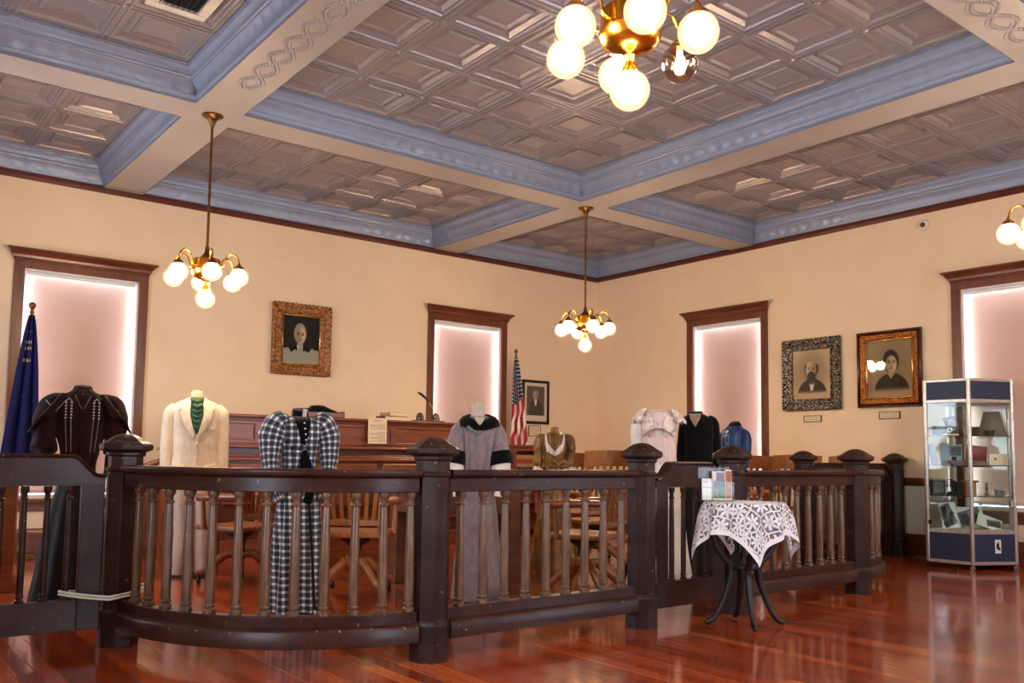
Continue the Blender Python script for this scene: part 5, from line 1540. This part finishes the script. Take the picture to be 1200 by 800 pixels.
# ------------------------------------------------------------------ glass display case
CF = [(8.49, 3.86), (8.92, 3.64), (9.22, 3.80), (9.21, 4.36), (8.46, 4.29)]   # front post first
ox, oy = 8.86, 4.05
t = thing('display_case', 'tall aluminium framed glass display case with navy panels near the wall', 'display case', (ox, oy, 0))
P5 = [(a - ox, b - oy) for a, b in CF]
def inset(P, d):
    n = len(P); out = []
    for i in range(n):
        a, b, c = Vector(P[i - 1]), Vector(P[i]), Vector(P[(i + 1) % n])
        d1 = (b - a).normalized(); d2 = (c - b).normalized(); n1 = Vector((-d1.y, d1.x)); n2 = Vector((-d2.y, d2.x)); nn = (n1 + n2).normalized()
        q = b + nn * d / max(.3, nn.dot(n1)); out.append((q.x, q.y))
    return out
def slab(P, z0, z1):
    return MB().rings([[(x, y, z0) for x, y in P], [(x, y, z1) for x, y in P]])
for i, (x, y) in enumerate(inset(P5, .017)):
    MB().lathe([(.001, .055), (.018, .055), (.020, .06), (.020, 1.79), (.018, 1.80), (.001, 1.80)], 14, (x, y, 0)).build('post', M['alu'], t, smooth=45)
    c = MB().lathe([(.001, .03), (.008, .03), (.008, .06), (.001, .06)], 8, (x, y, 0))
    c.tube([(x - .012, y, .022), (x + .012, y, .022)], .022, 12); c.build('caster', M['steel'] if i < 2 else M['iron'], t, smooth=40)
In = inset(P5, .017)
for i in range(5):
    a, b = Vector(In[i]), Vector(In[(i + 1) % 5]); d = (b - a); L = d.length; d.normalize()
    m = frame_mat((a.x, a.y, 0), (d.x, d.y, 0)); e = .016
    for z0_, z1_ in ((.052, .082), (.335, .375), (1.575, 1.605), (1.775, 1.80)):
        MB().box((e, -.015, z0_), (L - e, .015, z1_), m).build('frame_rail', M['alu'], t, bevel=.003)
    MB().box((e, -.008, .08), (L - e, .008, .337), m).build('base_panel', M['navy'], t)
    MB().box((e, -.008, 1.603), (L - e, .008, 1.777), m).build('header_panel', M['navy'], t)
    MB().box((e, -.002, .374), (L - e, .002, 1.576), m).build('glass_panel', M['caseglass'], t)
    if i == 0:   # the door on the front right
        for zz in (1.45, .62):
            h = MB(); h.box((L - e - .045, -.022, zz - .03), (L - e + .004, .006, zz + .03), m); h.lathe([(.001, -.035), (.010, -.035), (.010, .035), (.001, .035)], 10, (L - e + .002, -.02, zz), m); h.build('hinge', M['steel'], t, bevel=.002)
        MB().box((L * .50, -.012, .16), (L * .50 + .062, -.008, .285), m).build('lock_label', M['whitepaper'], t)
        lk = MB(); lk.box((L * .50 + .012, -.016, .20), (L * .50 + .04, -.010, .255), m); lk.box((L * .50 + .03, -.018, .19), (L * .50 + .05, -.010, .215), m); lk.box((L * .50 + .014, -.016, .262), (L * .50 + .045, -.010, .268), m); lk.build('lock', M['black'], t)
    if i == 4:
        MB().cbox((.03, -.018, .43), (.02, .02, .04), m).build('latch', M['iron'], t)
slab(inset(P5, .03), 1.60, 1.62).build('top_plate', M['alu'], t)
slab(inset(P5, .03), .345, .365).build('base_shelf', M['offwhite'], t)
SZ = (.69, .98, 1.26)
M['shelfglass'] = mat_thin_glass('green_shelf_glass', (.75, .88, .80, 1), 1.2)
for z in SZ:
    sh = slab(inset(P5, .024), z - .008, z).build('shelf', M['shelfglass'], t)
    P_ = inset(P5, .023); e_ = MB()
    for i in (0, 4):
        a, b = P_[i], P_[(i + 1) % 5]; d = Vector((b[0] - a[0], b[1] - a[1])); L = d.length; mm = frame_mat((a[0], a[1], 0), (d.x, d.y, 0)); e_.box((0, -.003, z - .009), (L, .0, z - .001), mm)
    e_.build('shelf_edge', mat_simple('dark_glass_edge', lin((40, 52, 48)), None, .2), sh)
U = Vector((.787, -.617, 0)); V = Vector((.615, .785, 0)); F0 = Vector((8.49, 3.86, 0))
def cpos(px, dep, z):
    a = (px - 600) * (8.256 + dep) / 1031.5 - 4.30
    q = F0 + U * a + V * dep; return (q.x, q.y, z)
CR = R(-38.05)
G_ = 'keepsakes inside the display case'
def item(name, label, cat, px, dep, z, rz=0.0, rx=0.0):
    o = thing(name, label, cat, cpos(px, dep, z), CR + rz, G_); o.rotation_euler = (rx, 0, CR + rz); return o
g1 = mat_simple('dark_green_box', lin((50, 58, 44)), None, .5); g2 = mat_simple('mauve_card', lin((160, 138, 142)), None, .6); wine = mat_simple('wine_red_cover', lin((110, 28, 34)), None, .5)
red = mat_simple('bright_red_cover', lin((150, 26, 28)), None, .45); photo_g = mat_simple('photo_grey', lin((120, 120, 124)), lin((60, 60, 66)), .4, nscale=50); photo_d = mat_simple('photo_dark', lin((44, 44, 48)), lin((20, 20, 24)), .4, nscale=60)
blue_w = mat_simple('pale_blue_cover', lin((176, 186, 204)), None, .5, nscale=10); greyc = mat_simple('grey_felt', lin((120, 110, 104)), None, .8)
z = SZ[2] + .001
o = item('plaque', 'leaning wine-edged plaque with oval text on the top shelf of the case', 'plaque', 1120, .52, z + .012, R(8), R(-20))
MB().cbox((0, 0, .095), (.15, .012, .21), ry=R(-12)).build('board', wine, o, bevel=.004); MB().lathe([(.001, -.008), (1, -.008), (1, .0), (.001, .0)], 24, mtx=Matrix.Translation((0, -.006, .10)) @ Matrix.Rotation(R(-12), 4, 'Y') @ Matrix.Rotation(PI / 2, 4, 'X') @ Matrix.Diagonal((.055, .08, .5, 1))).build('oval', g2, o)
o = item('old_camera', 'dark box camera with round lens on the top shelf of the case', 'camera', 1108, .30, z)
MB().box((-.105, -.04, 0), (.105, .04, .095)).build('body', g1, o, bevel=.004); MB().tube([(.02, -.04, .055), (.02, -.052, .055)], .026, 16).build('lens_ring', M['steel'], o, smooth=40); MB().tube([(.02, -.05, .055), (.02, -.056, .055)], .016, 16).build('lens', M['black'], o, smooth=40)
o = item('small_book', 'small pale booklet lying before the box camera in the case', 'book', 1114, .22, z)
MB().box((-.07, -.03, 0), (.07, .03, .018)).build('cover', M['paper'], o, bevel=.002)
o = item('black_purse', 'black lidded box behind the front post on the top shelf', 'box', 1143, .30, z)
MB().box((-.03, -.03, 0), (.03, .03, .085)).build('body', M['black'], o, bevel=.006); MB().box((-.033, -.033, .07), (.033, .033, .09)).build('lid', M['black'], o, bevel=.004)
o = item('black_bowl', 'small black bowl on the right of the top shelf', 'bowl', 1160, .30, z)
MB().lathe([(.001, 0), (.034, 0), (.045, .03), (.05, .058), (.044, .058), (.03, .01), (.001, .008)], 20).build('body', M['black'], o, smooth=40)
o = item('grey_cone', 'plain grey flared shade standing behind the black bowl', 'lampshade', 1163, .50, z)
MB().lathe([(.13, 0), (.07, .25), (.068, .25), (.128, 0)], 28).build('cone', greyc, o, smooth=40)  # plain grey tapered shell, wider at the foot
z = SZ[1] + .001
o = item('leaning_book', 'thin brown book leaning at the left of the second shelf', 'book', 1093, .35, z, R(15)); MB().cbox((0, 0, .098), (.055, .03, .20), ry=R(-15)).build('cover', M['desk'], o, bevel=.002); MB().cbox((-.0, -.012, .098), (.038, .012, .18), ry=R(-15)).build('page_edge', greyc, o)
o = item('photo_folder', 'open pale blue folder with photographs on the second shelf', 'photograph', 1115, .42, z, R(5)); MB().box((-.11, 0, 0), (-.03, .006, .21)).build('left_page', blue_w, o); MB().box((-.03, 0, 0), (.11, .006, .20)).build('right_page', blue_w, o)
MB().box((-.02, -.002, .09), (.10, .001, .185)).build('photo', photo_g, o); MB().box((.0, -.003, .02), (.05, .001, .08)).build('small_photo', photo_d, o)
o = item('red_book', 'bright red book standing behind the open album', 'book', 1144, .45, z, R(-5)); MB().cbox((0, 0, .095), (.19, .02, .19), ry=R(6)).build('cover', red, o, bevel=.003); MB().cbox((.0, .0, .097), (.18, .014, .182), ry=R(6)).build('pages', M['paper'], o)
o = item('open_album', 'open album lying tilted in front of the red book', 'album', 1136, .24, z + .002, R(-8), R(14)); MB().box((-.17, -.09, 0), (.17, .10, .012)).build('cover', wine, o); MB().box((-.16, -.08, .012), (.16, .09, .02)).build('page', g2, o); MB().box((-.05, -.05, .02), (.06, .05, .0215)).build('photo', photo_g, o)
o = item('framed_card', 'small framed cream card with a crest on the second shelf', 'card', 1170, .22, z, R(-4)); MB().box((-.085, -.006, 0), (.085, .006, .11)).build('frame', M['alu'], o, bevel=.003); MB().box((-.077, -.008, .008), (.077, -.005, .102)).build('card', M['paper'], o); MB().cbox((-.035, -.009, .06), (.022, .002, .024)).build('crest', M['oldbrass'], o)
z = SZ[0] + .001
o = item('tin_box', 'dark green framed box at the left of the third shelf', 'box', 1098, .36, z); MB().box((-.062, -.03, 0), (.062, .03, .14)).build('body', g1, o, bevel=.004); MB().box((-.045, -.033, .02), (.045, -.029, .12)).build('panel', photo_g, o)
o = item('candlestick_telephone', 'black old telephone on the third shelf', 'telephone', 1118, .30, z); MB().lathe([(.001, 0), (.06, 0), (.058, .02), (.02, .035), (.012, .06), (.012, .10), (.001, .10)], 20, (-.02, 0, 0)).build('base', M['black'], o, smooth=40); MB().cbox((.035, 0, .055), (.06, .05, .11)).build('bell_box', M['black'], o, bevel=.01); MB().tube([(-.02, 0, .10), (-.02, -.04, .115)], [.012, .026], 12).build('mouthpiece', M['black'], o, smooth=40)
o = item('wooden_stand', 'small brown wooden stand behind the front post of the case', 'stand', 1136, .42, z); MB().box((-.05, -.02, 0), (.05, .02, .12)).build('block', M['oak'], o, bevel=.003); MB().box((-.09, -.03, .12), (.07, .03, .14)).build('top', M['bench'], o, bevel=.003)
o = item('figurine', 'tiny glass figurine with brass foot on the third shelf', 'figurine', 1155, .28, z); MB().lathe([(.001, 0), (.022, 0), (.02, .015), (.008, .03), (.012, .05), (.018, .065), (.008, .085), (.014, .10), (.010, .12), (.001, .125)], 14).build('body', M['oldbrass'], o, smooth=50)
o = item('small_box', 'small grey square box right of the figurine', 'box', 1170, .28, z); MB().box((-.035, -.03, 0), (.035, .03, .05)).build('body', photo_g, o, bevel=.004); MB().box((-.037, -.032, .045), (.037, .032, .06)).build('lid', M['steel'], o, bevel=.003)
z = .366
def photo(label, px, dep, w, h, rx, ry, blobs):
    o = item('old_photograph', label, 'photograph', px, dep, z + .003, 0, rx)
    MB().cbox((0, 0, h / 2), (w, .003, h), ry=ry).build('print', M['whitepaper'], o)
    for i, (bx, bz, bw, bh, mt) in enumerate(blobs):
        MB().cbox((bx * w + (bz - 0) * h * math.sin(ry), -.0024, bz * h), (bw * w, .002, bh * h), ry=ry + (i % 3 - 1) * .3).build('image_area', mt, o)
photo('white bordered black and white photograph leaning left in the case bottom', 1111, .30, .16, .25, R(-8), R(-6), [(0, .5, .78, .84, photo_g), (-.15, .62, .3, .45, photo_d), (.2, .4, .25, .5, photo_d), (0, .2, .6, .2, photo_d)])
photo('wide group photograph standing behind the leaning one', 1135, .45, .26, .20, R(-6), 0, [(0, .5, .84, .74, photo_g), (-.2, .42, .3, .5, photo_d), (.22, .45, .25, .5, photo_d), (0, .62, .12, .3, M['whitepaper'])])
photo('tilted photograph lying propped at the right of the case bottom', 1160, .26, .22, .15, R(-38), R(28), [(0.05, .40, .6, .5, photo_g), (.1, .3, .4, .3, photo_d)])

# ------------------------------------------------------------------ a pale cable along the wall foot
c = MB().tube([(9.235, 4.80, .006), (9.20, 4.70, .006), (9.17, 4.60, .006), (9.19, 4.46, .006)], .006, 6).build('power_cable', M['cord'], None, smooth=True)
tag(c, 'white cable on the floor between wall post and display case', 'cable')

# ------------------------------------------------------------------ outside, camera, exposure
w = bpy.data.worlds.new('outside'); sc.world = w; w.use_nodes = True
bg = w.node_tree.nodes.get('Background') or w.node_tree.nodes.new('ShaderNodeBackground')
bg.inputs['Color'].default_value = DAYCOL + (1,); bg.inputs['Strength'].default_value = WORLD

cam = bpy.data.cameras.new('camera'); co = bpy.data.objects.new('camera', cam); COL.objects.link(co); sc.camera = co
yaw, pitch, roll = R(38.0536), R(4.4894), R(0.7581)
fw = Vector((math.sin(yaw) * math.cos(pitch), math.cos(yaw) * math.cos(pitch), math.sin(pitch)))
rt = fw.cross(Vector((0, 0, 1))).normalized(); up = rt.cross(fw)
r2 = rt * math.cos(roll) + up * math.sin(roll); u2 = -rt * math.sin(roll) + up * math.cos(roll)
co.matrix_world = Matrix(((r2.x, u2.x, -fw.x, 0), (r2.y, u2.y, -fw.y, 0), (r2.z, u2.z, -fw.z, 1.0), (0, 0, 0, 1)))
cam.sensor_width = 36; cam.lens = 1031.54 / 1200 * 36; cam.shift_y = 54.23 / 1200; cam.clip_start = .02; cam.clip_end = 100
sc.view_settings.view_transform = 'Standard'; sc.view_settings.look = 'None'; sc.view_settings.gamma = 1.0
sc.view_settings.use_curve_mapping = False
sc.view_settings.exposure = EXPO
sc.cycles.max_bounces = 10; sc.cycles.diffuse_bounces = 5; sc.cycles.glossy_bounces = 4; sc.cycles.transparent_max_bounces = 24; sc.cycles.transmission_bounces = 6
sc.cycles.sample_clamp_indirect = 6.0; sc.cycles.caustics_reflective = False; sc.cycles.caustics_refractive = False
sc.cycles.use_denoising = True
